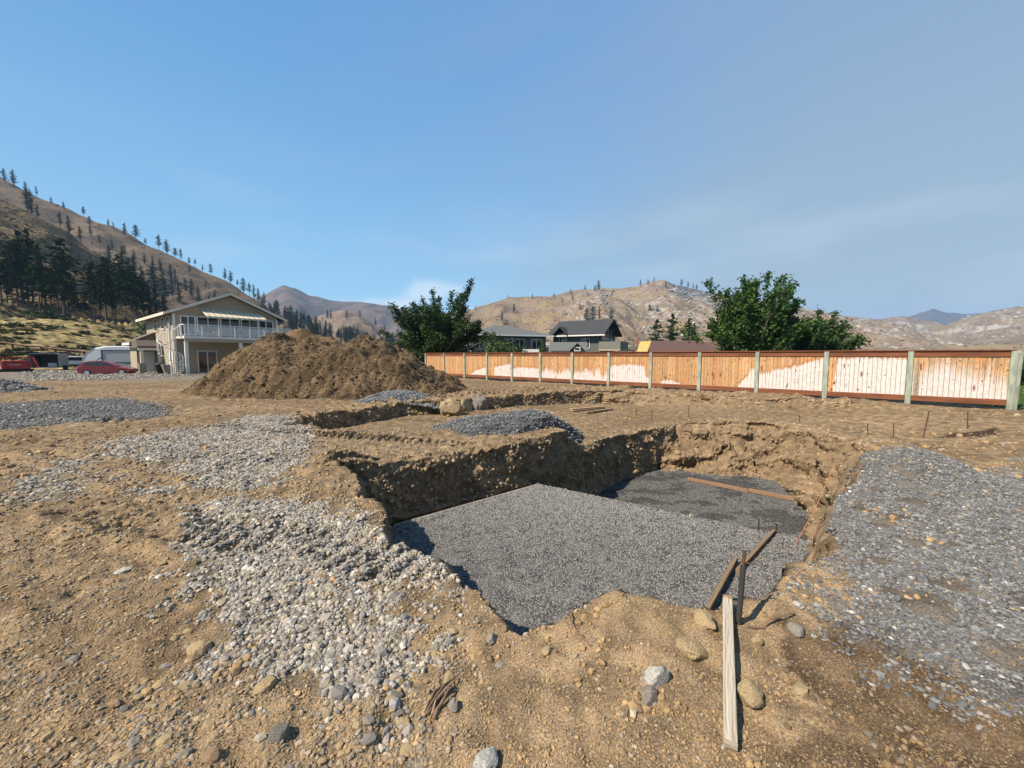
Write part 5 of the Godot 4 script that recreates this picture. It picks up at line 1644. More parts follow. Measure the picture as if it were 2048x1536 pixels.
func make_broadleaves() -> void:
	leafy_tree("maple_tree", Vector3(-7.4, 0, -39.5), 9.0, Vector3(-0.1, 4.4, 0), Vector3(4.4, 2.9, 3.8), 270, 160, 0.16, Color(0.030, 0.058, 0.015), 0.22, 1.9, 501, "dark green spreading tree with ragged top beside the grey house",
		[Vector3(-3.6, 6.6, 0.3), Vector3(-2.5, 7.0, 0.5), Vector3(-1.7, 7.6, -0.2), Vector3(-0.6, 8.3, 0.2), Vector3(0.0, 7.7, 0.0), Vector3(1.4, 8.2, 0.3), Vector3(1.9, 7.6, -0.3), Vector3(2.6, 8.0, 0.4), Vector3(3.4, 9.4, 0.2), Vector3(3.1, 8.6, 0.0), Vector3(4.9, 4.0, 0.3), Vector3(4.2, 4.4, 0.0), Vector3(-4.0, 5.6, 0.2)])
	leafy_tree("ash_tree", Vector3(19.8, 0, -32.0), 8.4, Vector3(-0.1, 4.4, 0), Vector3(3.7, 3.2, 3.5), 200, 150, 0.17, Color(0.040, 0.085, 0.018), 0.24, 1.5, 502, "large bushy green tree behind the brown roofs and the fence",
		[Vector3(-0.9, 8.2, 0.0), Vector3(1.0, 8.5, 0.2), Vector3(2.0, 8.1, 0.0), Vector3(-2.3, 7.0, 0.1), Vector3(0.2, 7.8, 0.0), Vector3(-3.9, 3.6, 0.2), Vector3(-3.6, 4.4, 0.0), Vector3(3.6, 6.3, 0.0)])
	leafy_tree("ash_tree", Vector3(27.0, 0, -34.5), 5.6, Vector3(0.3, 3.3, 0), Vector3(2.5, 2.0, 2.3), 150, 150, 0.16, Color(0.032, 0.066, 0.018), 0.18, 1.2, 503, "smaller darker tree leaning beyond the large bushy one",
		[Vector3(0.2, 5.8, 0.0), Vector3(1.6, 5.6, 0.1), Vector3(2.4, 4.8, 0.0), Vector3(3.0, 3.7, 0.0), Vector3(-1.2, 4.8, 0.1)])
	shrub(Vector3(-1.6, 0, -47.0), Vector3(2.4, 3.4, 2.0), 5200, 0.17, Color(0.075, 0.105, 0.035), 511, "large yellow green bush before the grey house's walls")
	shrub(Vector3(0.9, 0, -47.5), Vector3(1.6, 2.9, 1.5), 3000, 0.16, Color(0.032, 0.055, 0.024), 512, "dark bush beside the large yellow green one")
	shrub(Vector3(3.7, 0, -48.5), Vector3(0.95, 2.9, 0.9), 2200, 0.13, Color(0.05, 0.09, 0.025), 513, "small round bush before the dark house")
	shrub(Vector3(-13.0, 0, -46.0), Vector3(5.0, 2.6, 2.2), 6500, 0.2, Color(0.03, 0.05, 0.02), 514, "low dark hedge of bushes behind the dirt mound")
	shrub(Vector3(-103.0, 8.5, -86.0), Vector3(3.6, 3.0, 2.6), 3600, 0.30, Color(0.042, 0.062, 0.028), 515, "dark round bush alone on the golden field")
	shrub(Vector3(-69.5, 7.0, -81.0), Vector3(8.5, 2.6, 2.4), 4200, 0.34, Color(0.075, 0.115, 0.045), 516, "long green thicket at the foot of the pine stand")
	shrub(Vector3(33.5, 0, -23.0), Vector3(3.0, 2.0, 2.0), 4200, 0.16, Color(0.03, 0.055, 0.018), 517, "dark hedge beyond the end of the fence")
	# sagebrush dotted over the field and the dry hills
	rng.seed = 521
	var tuft := begin()
	for i in 26:
		var u := Vector3(rng.randfn(), absf(rng.randfn()) + 0.2, rng.randfn()).normalized() * rng.randf_range(0.6, 1.0)
		var w := u.cross(Vector3(rng.randfn(), rng.randfn(), rng.randfn())).normalized() * 0.35
		tri(tuft, Vector3(u.x * 0.3, 0, u.z * 0.3) + w * 0.6, u, Vector3(u.x * 0.3, 0, u.z * 0.3) - w * 0.6)
	var tuft_mesh := done(tuft)
	for q in [["near", 2600, 0.0, 0.30, -1.6, -0.78, 0.75, Color(0.13, 0.125, 0.065), "low sagebrush scattered over the golden field"], ["near", 2600, 0.3, 1.0, -1.6, -0.78, 0.8, Color(0.10, 0.085, 0.05), "sagebrush specks on the near hillside"], ["ridge", 1500, 0.1, 1.0, -1.6, -0.3, 1.0, Color(0.085, 0.07, 0.045), "sagebrush specks on the tan ridge"], ["knob", 1500, 0.1, 0.95, -0.2, 0.55, 1.5, Color(0.075, 0.062, 0.045), "dark sagebrush specks on the bare knoll"], ["brown", 2600, 0.1, 0.98, -0.2, 1.1, 1.7, Color(0.08, 0.066, 0.05), "dark sagebrush specks on the broad brown hill"], ["low", 800, 0.1, 0.98, 0.75, 1.4, 2.2, Color(0.08, 0.066, 0.05), "dark sagebrush specks on the low hill"], ["slope", 900, 0.1, 0.98, 1.0, 1.5, 1.9, Color(0.08, 0.066, 0.05), "dark sagebrush specks on the slope beyond the fence"]]:
		var spots := []
		var hq: Dictionary = hills[q[0]]
		for i in q[1]:
			var t := rng.randf_range(q[2], q[3])
			var d: float = lerpf(hq.foot, hq.top, t)
			var x := rng.randf_range(q[4], q[5]) * d
			if noise_b.get_noise_2d(x * 0.05, d * 0.05) < rng.randf_range(-0.5, 0.3): continue
			var h := hill_h(hq, x, -d)
			if h < 0.3: continue
			var s: float = q[6] * rng.randf_range(0.5, 1.4)
			var f := rng.randf_range(0.6, 1.3)
			spots.append([Transform3D(Basis(Vector3.UP, rng.randf() * TAU).scaled(Vector3(s * 1.3, s * 0.9, s * 1.3)), Vector3(x, h - 0.1, -d)), Color(q[7].r * f, q[7].g * f, q[7].b * f)])
		tag(scatter("sagebrush", tuft_mesh, M.needle, spots), q[8], "sagebrush", "", "stuff")
	# pale broken rock lying on the bare hills
	var slab := rock_mesh(25, 0, 0.4)
	for q in [["brown", 2400, 0.15, 1.1, 3.2], ["knob", 1500, 0.08, 0.5, 2.4], ["low", 800, 0.75, 1.4, 4.5], ["slope", 500, 1.0, 1.5, 3.5]]:
		var spots := []
		var hq: Dictionary = hills[q[0]]
		for i in q[1]:
			var d: float = lerpf(hq.foot, hq.top, rng.randf_range(0.15, 1.0))
			var x := rng.randf_range(q[2], q[3]) * d
			var h := hill_h(hq, x, -d)
			if h < 1.0: continue
			var vein := noise_b.get_noise_2d(x * 0.02, d * 0.012) + noise_c.get_noise_2d(x * 0.01, d * 0.01) * 0.4
			var crag: bool = q[0] == "brown" and x / d > 0.40 and x / d < 0.54 and d > 700.0
			if vein < rng.randf_range(0.05, 0.4) and not (crag and rng.randf() < 0.5): continue
			var s: float = q[4] * rng.randf_range(0.4, 1.3) * (1.5 if crag else 1.0)
			var f := rng.randf_range(0.6, 1.1)
			var c := Color(0.35 * f, 0.315 * f, 0.275 * f) if not crag else Color(0.26 * f, 0.26 * f, 0.26 * f)
			spots.append([stone_at(Vector3(x, h, -d), s, 0.6), c])
		tag(scatter("scree", slab, M.stone, spots), {"brown": "pale broken rock and grey crag scattered on the broad brown hill", "knob": "pale scree scattered on the bare knoll", "low": "white rock streaks on the low bare hill", "slope": "pale rocks on the slope beyond the fence"}[q[0]], "scree", "", "stuff")
	print("leaves ", Time.get_ticks_msec())

# ---------------------------------------------------------------- houses
func gable_roof(o: Node3D, called: String, m: Material, x0: float, x1: float, z0: float, z1: float, eave: float, ridge: float, thick := 0.18, along_z := true) -> MeshInstance3D:
	# a roof whose ridge runs along z (gables at both z ends) or along x
	var s := begin()
	var a0 := x0 if along_z else z0
	var a1 := x1 if along_z else z1
	var b0 := z0 if along_z else x0
	var b1 := z1 if along_z else x1
	var mid := (a0 + a1) / 2
	var outline := PackedVector2Array([Vector2(a0, eave), Vector2(mid, ridge), Vector2(a1, eave), Vector2(a1, eave + thick), Vector2(mid, ridge + thick), Vector2(a0, eave + thick)])
	extrude(s, outline, b0, b1)
	var o2 := put(called, done(s), m, o)
	if not along_z: o2.transform = Transform3D(Basis(Vector3(0, 0, 1), Vector3.UP, Vector3(1, 0, 0)), Vector3.ZERO)
	return o2

func window_on(o: Node3D, lo: Vector3, hi: Vector3, frame_m: Material, face := "z", bars := 1) -> void:
	# lo and hi on the wall's face; the frame stands proud, the pane a little behind it
	var f := begin()
	var t := 0.09
	if face == "z":
		block(f, Vector3(lo.x - t, lo.y - t, lo.z), Vector3(hi.x + t, lo.y, lo.z + 0.06)); block(f, Vector3(lo.x - t, hi.y, lo.z), Vector3(hi.x + t, hi.y + t, lo.z + 0.06))
		block(f, Vector3(lo.x - t, lo.y, lo.z), Vector3(lo.x, hi.y, lo.z + 0.06)); block(f, Vector3(hi.x, lo.y, lo.z), Vector3(hi.x + t, hi.y, lo.z + 0.06))
		for k in bars:
			var x := lerpf(lo.x, hi.x, (k + 1.0) / (bars + 1.0))
			block(f, Vector3(x - 0.04, lo.y, lo.z), Vector3(x + 0.04, hi.y, lo.z + 0.05))
	else:
		block(f, Vector3(lo.x - 0.06, lo.y - t, lo.z - t), Vector3(lo.x, lo.y, hi.z + t)); block(f, Vector3(lo.x - 0.06, hi.y, lo.z - t), Vector3(lo.x, hi.y + t, hi.z + t))
		block(f, Vector3(lo.x - 0.06, lo.y, lo.z - t), Vector3(lo.x, hi.y, lo.z)); block(f, Vector3(lo.x - 0.06, lo.y, hi.z), Vector3(lo.x, hi.y, hi.z + t))
	var w := put("window", done(f), frame_m, o)
	if face == "z": part("pane", w, M.window, Vector3(lo.x, lo.y, lo.z - 0.02), Vector3(hi.x, hi.y, lo.z + 0.02))
	else: part("pane", w, M.window, Vector3(lo.x - 0.02, lo.y, lo.z), Vector3(lo.x + 0.02, hi.y, hi.z))

func siding(o: Node3D, m: Material, lo: Vector3, hi: Vector3, lap: float) -> void:
	# lapped boards on the front (+z) and the -x side, as one part each
	var s := begin()
	var y := lo.y
	while y < hi.y:
		var y1 := minf(y + lap, hi.y)
		quad(s, Vector3(lo.x - 0.03, y, lo.z), Vector3(lo.x - 0.008, y1, lo.z), Vector3(lo.x - 0.008, y1, hi.z), Vector3(lo.x - 0.03, y, hi.z))
		quad(s, Vector3(lo.x - 0.03, y, lo.z), Vector3(lo.x - 0.03, y, hi.z), Vector3(lo.x, y, hi.z), Vector3(lo.x, y, lo.z))
		quad(s, Vector3(lo.x, y, hi.z + 0.03), Vector3(lo.x, y1, hi.z + 0.008), Vector3(hi.x, y1, hi.z + 0.008), Vector3(hi.x, y, hi.z + 0.03))
		quad(s, Vector3(lo.x, y, hi.z), Vector3(lo.x, y, hi.z + 0.03), Vector3(hi.x, y, hi.z + 0.03), Vector3(hi.x, y, hi.z))
		y += lap
	tag(put("siding", done(s), m, o), "", "", "", "stuff")

func make_tan_house() -> void:
	var o := base("house", Vector3(-31.4, 0.05, -36.0), deg_to_rad(52.0))
	tag(o, "two storey tan house with gable, awning and upper deck behind the dirt mound", "house")
	var w := 8.8
	var deep := 12.0
	var eave := 5.85
	var s := begin()
	extrude(s, PackedVector2Array([Vector2(0, 0), Vector2(w, 0), Vector2(w, eave), Vector2(w / 2, eave + 1.95), Vector2(0, eave)]), -deep, 0.0)
	put("wall", done(s), M.siding, o)
	siding(o, M.siding, Vector3(0, 0.2, -deep), Vector3(w, eave - 0.05, 0), 0.19)
	gable_roof(o, "roof", M.roof_brown, -0.75, w + 0.75, -deep - 0.5, 0.75, eave - 0.30, eave + 2.02, 0.16)
	# pale fascia along the eave and up the rake
	part("fascia", o, M.cream, Vector3(-0.79, eave - 0.42, -deep - 0.5), Vector3(-0.752, eave - 0.16, 0.75))
	for sd in [0, 1]:
		s = begin()
		var x0 := -0.78 if sd == 0 else w + 0.78
		quad(s, Vector3(x0, eave - 0.42, 0.76), Vector3(x0, eave - 0.17, 0.76), Vector3(w / 2, eave + 2.15, 0.76), Vector3(w / 2, eave + 1.90, 0.76))
		quad(s, Vector3(x0, eave - 0.42, 0.72), Vector3(w / 2, eave + 1.90, 0.72), Vector3(w / 2, eave + 2.15, 0.72), Vector3(x0, eave - 0.17, 0.72))
		quad(s, Vector3(x0, eave - 0.42, 0.72), Vector3(x0, eave - 0.42, 0.76), Vector3(w / 2, eave + 1.90, 0.76), Vector3(w / 2, eave + 1.90, 0.72))
		put("rake_board", done(s), M.cream, o)
	part("corner_board", o, M.white, Vector3(-0.05, 0, 0.035), Vector3(0.14, eave - 0.2, 0.06))
	part("corner_board", o, M.white, Vector3(w - 0.14, 0, 0.035), Vector3(w + 0.05, eave - 0.2, 0.06))
	for q in [[0.57, 1.56, 3.75], [1.82, 3.39, 4.1], [3.68, 5.17, 3.6], [5.45, 6.86, 3.6], [7.05, 8.3, 3.9]]:
		window_on(o, Vector3(q[0], q[2], 0.04), Vector3(q[1], 5.42, 0.04), M.white)
	for q in [[-2.2, -1.0, 4.3, 5.4], [-4.4, -3.2, 4.4, 5.4], [-7.6, -6.2, 4.3, 5.4]]:
		window_on(o, Vector3(-0.04, q[2], q[0]), Vector3(-0.04, q[3], q[1]), M.white, "x")
	window_on(o, Vector3(1.7, 0.1, 0.04), Vector3(3.1, 2.15, 0.04), M.white)
	var door := part("door", o, M.white, Vector3(-0.09, 0.0, -1.9), Vector3(-0.045, 2.1, -0.5))
	part("handle", door, M.steel, Vector3(-0.14, 0.95, -0.7), Vector3(-0.092, 1.05, -0.62))
	# the deck
	var dz := 3.0
	part("deck", o, M.white, Vector3(0.1, 3.28, 0.07), Vector3(w + 0.3, 3.5, dz))
	part("deck_beam", o, M.siding, Vector3(0.15, 2.98, dz - 0.22), Vector3(w + 0.3, 3.277, dz - 0.04))
	for x in [0.25, 4.4, w]:
		part("deck_column", o, M.white, Vector3(x - 0.12, 0, dz - 0.32), Vector3(x + 0.12, 2.977, dz - 0.08))
	for k in 8:
		var x := lerpf(0.18, w + 0.2, k / 7.0)
		part("rail_post", o, M.white, Vector3(x - 0.035, 3.502, dz - 0.1), Vector3(x + 0.035, 4.5, dz - 0.03))
		if k < 7:
			var x1 := lerpf(0.18, w + 0.2, (k + 1) / 7.0)
			part("rail_glass", o, M.glass, Vector3(x + 0.04, 3.56, dz - 0.07), Vector3(x1 - 0.04, 4.44, dz - 0.06))
	part("hand_rail", o, M.white, Vector3(0.12, 4.502, dz - 0.11), Vector3(w + 0.26, 4.56, dz - 0.02))
	part("hand_rail", o, M.white, Vector3(0.14, 4.502, 0.1), Vector3(0.21, 4.56, dz - 0.115))
	for z in [0.6, 1.5]:
		part("rail_post", o, M.white, Vector3(0.14, 3.502, z), Vector3(0.21, 4.5, z + 0.07))
	# striped awning: each stripe its own strip of cloth
	var n := 22
	for k in n:
		var x0 := lerpf(2.0, 7.1, k / float(n))
		var x1 := lerpf(2.0, 7.1, (k + 1) / float(n))
		s = begin()
		quad(s, Vector3(x0, 6.25, 0.06), Vector3(x1, 6.25, 0.06), Vector3(x1, 5.45, 2.0), Vector3(x0, 5.45, 2.0))
		quad(s, Vector3(x0, 5.45, 2.0), Vector3(x1, 5.45, 2.0), Vector3(x1, 5.30, 2.02), Vector3(x0, 5.30, 2.02))
		put("awning_stripe", done(s), M.cream if k % 2 == 0 else M.stripe, o)
	# deck furniture
	for x in [2.4, 5.0]:
		var c := base("deck_chair", o.transform * Vector3(x, 3.5, 1.6), o.rotation.y + 0.3)
		part("seat", c, M.steel, Vector3(-0.3, 0.35, -0.3), Vector3(0.3, 0.42, 0.3))
		part("backrest", c, M.steel, Vector3(-0.3, 0.42, -0.34), Vector3(0.3, 0.95, -0.28))
		for lx in [-0.28, 0.24]:
			for lz in [-0.28, 0.24]: part("leg", c, M.steel, Vector3(lx, 0, lz), Vector3(lx + 0.04, 0.35, lz + 0.04))
		tag(c, "dark deck chair behind the glass railing of the tan house", "chair", "chairs on the upper deck")
	# spiral stair of white steel at the deck's corner
	s = begin()
	tube(s, [Vector3(-0.75, 0, 2.3), Vector3(-0.75, 4.6, 2.3)], 0.06, 0.06, 8)
	var stair := put("spiral_stair", done(s), M.white, o)
	var rail := []
	for k in 18:
		var a := -0.6 + k * TAU * 1.05 / 17.0
		var y := 0.2 + k * 3.3 / 17.0
		s = begin()
		var p := Vector3(-0.75, y, 2.3)
		var e0 := Vector3(cos(a - 0.2), 0, sin(a - 0.2)) * 0.85
		var e1 := Vector3(cos(a + 0.2), 0, sin(a + 0.2)) * 0.85
		quad(s, p, p + e0, p + e1, p + Vector3(0, 0, 0.001))
		quad(s, p + Vector3(0, -0.05, 0), p + e1 + Vector3(0, -0.05, 0), p + e0 + Vector3(0, -0.05, 0), p + Vector3(0, -0.05, 0.001))
		quad(s, p + e0, p + e0 + Vector3(0, -0.05, 0), p + e1 + Vector3(0, -0.05, 0), p + e1)
		put("tread", done(s), M.white, stair)
		var q := p + Vector3(cos(a), 0, sin(a)) * 0.84
		s = begin()
		tube(s, [q, q + Vector3(0, 0.95, 0)], 0.018, 0.018, 5)
		put("baluster", done(s), M.white, stair)
		rail.append(q + Vector3(0, 0.95, 0))
	s = begin()
	tube(s, rail, 0.035, 0.035, 6)
	put("hand_rail", done(s), M.white, stair)
	# lean-to wing and entry porch on the side of the main block
	s = begin()
	extrude(s, PackedVector2Array([Vector2(-1.5, 0), Vector2(-0.04, 0), Vector2(-0.04, 4.0), Vector2(-1.5, 3.2)]), -deep + 0.3, -8.0)
	put("wing_wall", done(s), M.siding, o)
	s = begin()
	extrude(s, PackedVector2Array([Vector2(-2.0, 2.95), Vector2(-0.04, 4.02), Vector2(-0.04, 4.18), Vector2(-2.0, 3.12)]), -deep, -7.6)
	put("wing_roof", done(s), M.roof_brown, o)
	part("fascia", o, M.white, Vector3(-2.06, 2.82, -deep), Vector3(-2.005, 3.06, -7.58))
	part("garage_door", o, M.white, Vector3(-1.35, 0.02, -7.998), Vector3(-0.15, 2.15, -7.94))
	s = begin()
	extrude(s, PackedVector2Array([Vector2(-8.2, 2.5), Vector2(-4.5, 2.5), Vector2(-4.5, 2.68), Vector2(-5.2, 3.25), Vector2(-7.6, 3.25), Vector2(-8.2, 2.68)]), -1.9, -0.04)
	var pr := put("porch_roof", done(s), M.roof_brown, o)
	pr.transform = Transform3D(Basis(Vector3(0, 0, 1), Vector3.UP, Vector3(1, 0, 0)), Vector3.ZERO)
	part("porch_beam", o, M.white, Vector3(-1.85, 2.27, -4.85), Vector3(-0.04, 2.498, -4.65))
	for x in [-1.6, -0.3]:
		var col := part("porch_column", o, M.cream, Vector3(x - 0.11, 1.0, -4.86), Vector3(x + 0.11, 2.268, -4.62))
		part("stone_pier", col, M.stone_wall, Vector3(x - 0.26, 0, -5.0), Vector3(x + 0.26, 0.998, -4.48))
	# a dark planter and a potted bush at the porch
	for q in [[-0.75, -2.2, 0.42], [-0.4, -1.2, 0.48]]:
		var at: Vector3 = o.transform * Vector3(q[0], 0, q[1])
		var pl := base("planter", at)
		s = begin()
		tube(s, [Vector3(0, 0, 0), Vector3(0, 0.45, 0), Vector3(0, 0.9, 0)], q[2] * 0.5, q[2], 10)
		put("pot", done(s), M.black if q[2] < 0.45 else M.stone_wall, pl)
		tag(pl, "black tapered planter beside the porch of the tan house" if q[2] < 0.45 else "brown tapered planter beside the porch column of the tan house", "planter")

func make_far_houses() -> void:
	# hip-roofed grey house
	var o := base("house", Vector3(-0.2, 0, -56.0), deg_to_rad(20.0))
	tag(o, "grey green house with a hipped grey roof behind the fence", "house")
	var s := begin()
	block(s, Vector3(-5.6, 0, -9.0), Vector3(5.6, 4.75, 0))
	put("wall", done(s), M.siding_grey, o)
	siding(o, M.siding_grey, Vector3(-5.6, 0.2, -9.0), Vector3(5.6, 4.7, 0), 0.22)
	s = begin()
	var e := 4.75
	var q := [Vector3(-6.4, e, 0.8), Vector3(6.4, e, 0.8), Vector3(6.4, e, -9.8), Vector3(-6.4, e, -9.8), Vector3(-0.9, 6.45, -4.5), Vector3(0.9, 6.45, -4.5)]
	quad(s, q[0], q[4], q[5], q[1]); quad(s, q[2], q[5], q[4], q[3])
	tri(s, q[3], q[4], q[0]); tri(s, q[1], q[5], q[2])
	quad(s, q[0], q[1], q[2], q[3])
	put("roof", done(s), M.roof_grey, o)
	part("fascia", o, M.white, Vector3(-6.42, e - 0.2, 0.78), Vector3(6.42, e - 0.005, 0.86))
	part("fascia", o, M.white, Vector3(-6.48, e - 0.2, -9.8), Vector3(-6.42, e - 0.005, 0.8))
	for x in [[-4.6, -3.5], [-0.9, 0.3], [0.75, 2.0], [3.3, 4.8]]:
		window_on(o, Vector3(x[0], 2.7, 0.04), Vector3(x[1], 4.1, 0.04), M.white)
	window_on(o, Vector3(-5.64, 2.7, -3.2), Vector3(-5.64, 4.0, -2.0), M.white, "x")
	# its lower garage
	s = begin()
	block(s, Vector3(-10.5, 0, -8.0), Vector3(-5.62, 2.5, -0.8))
	put("garage_wall", done(s), M.cream, o)
	s = begin()
	quad(s, Vector3(-11.2, 2.5, -0.1), Vector3(-5.65, 4.2, -3.0), Vector3(-5.65, 4.2, -4.2), Vector3(-11.2, 2.5, -8.4))
	quad(s, Vector3(-11.2, 2.5, -0.1), Vector3(-5.65, 2.5, -0.1), Vector3(-5.65, 4.2, -3.0), Vector3(-11.2, 2.52, -0.1))
	put("garage_roof", done(s), M.roof_grey, o)
	part("fascia", o, M.white, Vector3(-11.2, 2.3, -0.12), Vector3(-5.7, 2.5, -0.04))
	# the dark two-storey house
	o = base("house", Vector3(9.3, 0, -58.5), deg_to_rad(-32.0))
	tag(o, "dark grey two storey house with tall gable windows and a deck", "house")
	s = begin()
	block(s, Vector3(-3.4, 0, -7.0), Vector3(4.2, 5.0, 0))
	put("wall", done(s), M.siding_grey, o)
	s = begin()
	extrude(s, PackedVector2Array([Vector2(-7.0, 5.0), Vector2(0, 5.0), Vector2(-3.5, 7.0)]), 4.0, 4.18)
	var gw := put("gable_wall", done(s), M.siding_grey, o)
	gw.transform = Transform3D(Basis(Vector3(0, 0, 1), Vector3.UP, Vector3(1, 0, 0)), Vector3.ZERO)
	gable_roof(o, "roof", M.roof_dark, -4.0, 5.1, -7.9, 0.9, 4.75, 7.15, 0.16, false)
	s = begin()
	quad(s, Vector3(-4.0, 4.62, 0.92), Vector3(-4.0, 4.80, 0.92), Vector3(5.1, 4.80, 0.92), Vector3(5.1, 4.62, 0.92))
	put("fascia", done(s), M.white, o)
	for k in 4:      # tall panes in the gable end
		var z := -6.2 + k * 1.45
		var top := 5.0 + (1.55 if k == 1 or k == 2 else 0.55)
		for y in [[2.7, 4.1], [4.25, top]]:
			var f := part("window", o, M.rv_grey, Vector3(4.21, y[0] - 0.08, z - 0.08), Vector3(4.26, y[1] + 0.08, z + 1.2))
			part("pane", f, M.window, Vector3(4.262, y[0], z), Vector3(4.28, y[1], z + 1.12))
	window_on(o, Vector3(1.3, 2.9, 0.03), Vector3(2.5, 4.2, 0.03), M.white)
	window_on(o, Vector3(-2.3, 3.6, 0.03), Vector3(-1.2, 4.5, 0.03), M.white)
	gable_roof(o, "dormer", M.roof_dark, -2.9, -0.6, -2.5, 1.3, 4.85, 6.0, 0.12)
	part("deck", o, M.siding, Vector3(4.3, 2.45, -7.0), Vector3(7.4, 2.65, 1.0))
	part("deck_panel", o, M.panel, Vector3(4.3, 2.652, 0.92), Vector3(7.4, 3.75, 1.0))
	part("deck_panel", o, M.panel, Vector3(7.32, 2.652, -3.0), Vector3(7.4, 3.75, 0.91))
	for k in 6:
		part("deck_post", o, M.siding_dark, Vector3(7.3, 2.652, -7.0 + k * 0.75), Vector3(7.36, 3.7, -6.94 + k * 0.75))
	for p in [Vector3(4.4, 0, 0.7), Vector3(7.1, 0, 0.7), Vector3(7.1, 0, -6.8)]:
		part("deck_column", o, M.siding_dark, p, p + Vector3(0.2, 2.448, 0.2))
	part("porch_wall", o, M.cream, Vector3(-5.6, 0, 1.5), Vector3(-3.4, 3.0, 1.7))
	var um := base("patio_umbrella", o.transform * Vector3(8.6, 2.65, -3.6))
	s = begin()
	tube(s, [Vector3(0, -2.6, 0), Vector3(0, 2.3, 0)], 0.03, 0.03, 6)
	put("pole", done(s), M.siding_dark, um)
	s = begin()
	tube(s, [Vector3(0, 0.75, 0), Vector3(0, 1.6, 0), Vector3(0, 2.25, 0)], 0.16, 0.04, 8)
	put("canopy", done(s), M.umbrella, um)
	tag(um, "closed red patio umbrella on the dark house's deck", "umbrella")
	# low shed with a cross gable before it
	o = base("shed", Vector3(6.9, 0, -49.5), deg_to_rad(-10.0))
	tag(o, "low grey shed with a small gable before the dark house", "shed")
	s = begin()
	block(s, Vector3(-1.8, 0, -2.0), Vector3(2.4, 2.4, 0))
	put("wall", done(s), M.siding_grey, o)
	gable_roof(o, "roof", M.roof_grey, -2.1, 2.7, -2.4, 0.4, 2.3, 3.4, 0.12, false)
	gable_roof(o, "gable", M.roof_grey, 0.5, 2.4, -1.0, 0.8, 2.35, 3.3, 0.1)
	s = begin()
	extrude(s, PackedVector2Array([Vector2(0.7, 2.3), Vector2(2.2, 2.3), Vector2(1.45, 3.2)]), 0.3, 0.6)
	put("gable_wall", done(s), M.siding_dark, o)
	window_on(o, Vector3(1.15, 2.42, 0.6), Vector3(1.75, 2.75, 0.6), M.white, "z", 0)
	part("boat", base("covered_boat", Vector3(2.3, 0, -47.6)), M.white, Vector3(-1.0, 1.9, -0.5), Vector3(1.0, 2.55, 0.5))
	tag(get_node("covered_boat"), "white covered load behind the fence beside the round bush", "covered boat")
	part("trestle", get_node("covered_boat"), M.siding_dark, Vector3(-0.7, 0, -0.3), Vector3(0.7, 1.898, 0.3))
	# brown roofs
	for q2 in [[18.6, -43.5, -3.0, 2.7, 3.4, "long brown roof just over the fence beside the yellow board"], [26.3, -44.5, -4.6, 4.6, 3.3, "brown roof behind the large bushy tree"], [36.6, -46.0, -2.8, 2.6, 2.95, "low brown roof between the two green trees"]]:
		o = base("house", Vector3(q2[0], 0, q2[1]), deg_to_rad(-14.0))
		tag(o, q2[5], "house")
		s = begin()
		block(s, Vector3(q2[2] + 0.4, 0, -5.0), Vector3(q2[3] - 0.4, q2[4] - 1.1, 0))
		put("wall", done(s), M.siding, o)
		gable_roof(o, "roof", M.roof_red, q2[2], q2[3], -5.6, 0.6, q2[4] - 1.3, q2[4], 0.14, false)
		s = begin()
		extrude(s, PackedVector2Array([Vector2(-5.0, q2[4] - 1.12), Vector2(0.0, q2[4] - 1.12), Vector2(-2.5, q2[4] - 0.1)]), q2[3] - 0.5, q2[3] - 0.42)
		var g2 := put("gable_wall", done(s), M.siding_dark, o)
		g2.transform = Transform3D(Basis(Vector3(0, 0, 1), Vector3.UP, Vector3(1, 0, 0)), Vector3.ZERO)
	# the yellow board that stands behind the fence
	o = base("yellow_board", Vector3(14.25, 0, -42.0), deg_to_rad(-18.0))
	s = begin()
	extrude(s, PackedVector2Array([Vector2(-0.75, 1.9), Vector2(0.35, 1.9), Vector2(0.8, 3.35), Vector2(-0.35, 3.3)]), -0.02, 0.02)
	put("panel", done(s), M.yellow, o)
	for k in 3:
		part("line", o, M.cream, Vector3(-0.45 + k * 0.09, 2.2 + k * 0.3, 0.022), Vector3(0.25 + k * 0.09, 2.26 + k * 0.3, 0.026))
	part("post", o, M.wood_new, Vector3(-0.3, 0, -0.1), Vector3(-0.2, 2.4, -0.022))
	part("post", o, M.wood_new, Vector3(0.2, 0, -0.1), Vector3(0.3, 2.4, -0.022))
	tag(o, "tilted yellow board with faint lines rising behind the fence", "board")

# ---------------------------------------------------------------- vehicles and yard
func wheel(o: Node3D, at: Vector3, r: float, w: float) -> void:
	var s := begin()
	tube(s, [at + Vector3(0, 0, -w / 2), at + Vector3(0, 0, w / 2)], r, r, 18)
	var t := put("wheel", done(s), M.tyre, o)
	s = begin()
	tube(s, [at + Vector3(0, 0, -w / 2 - 0.01), at + Vector3(0, 0, w / 2 + 0.01)], r * 0.66, r * 0.66, 12)
	put("rim", done(s), M.alloy, t)

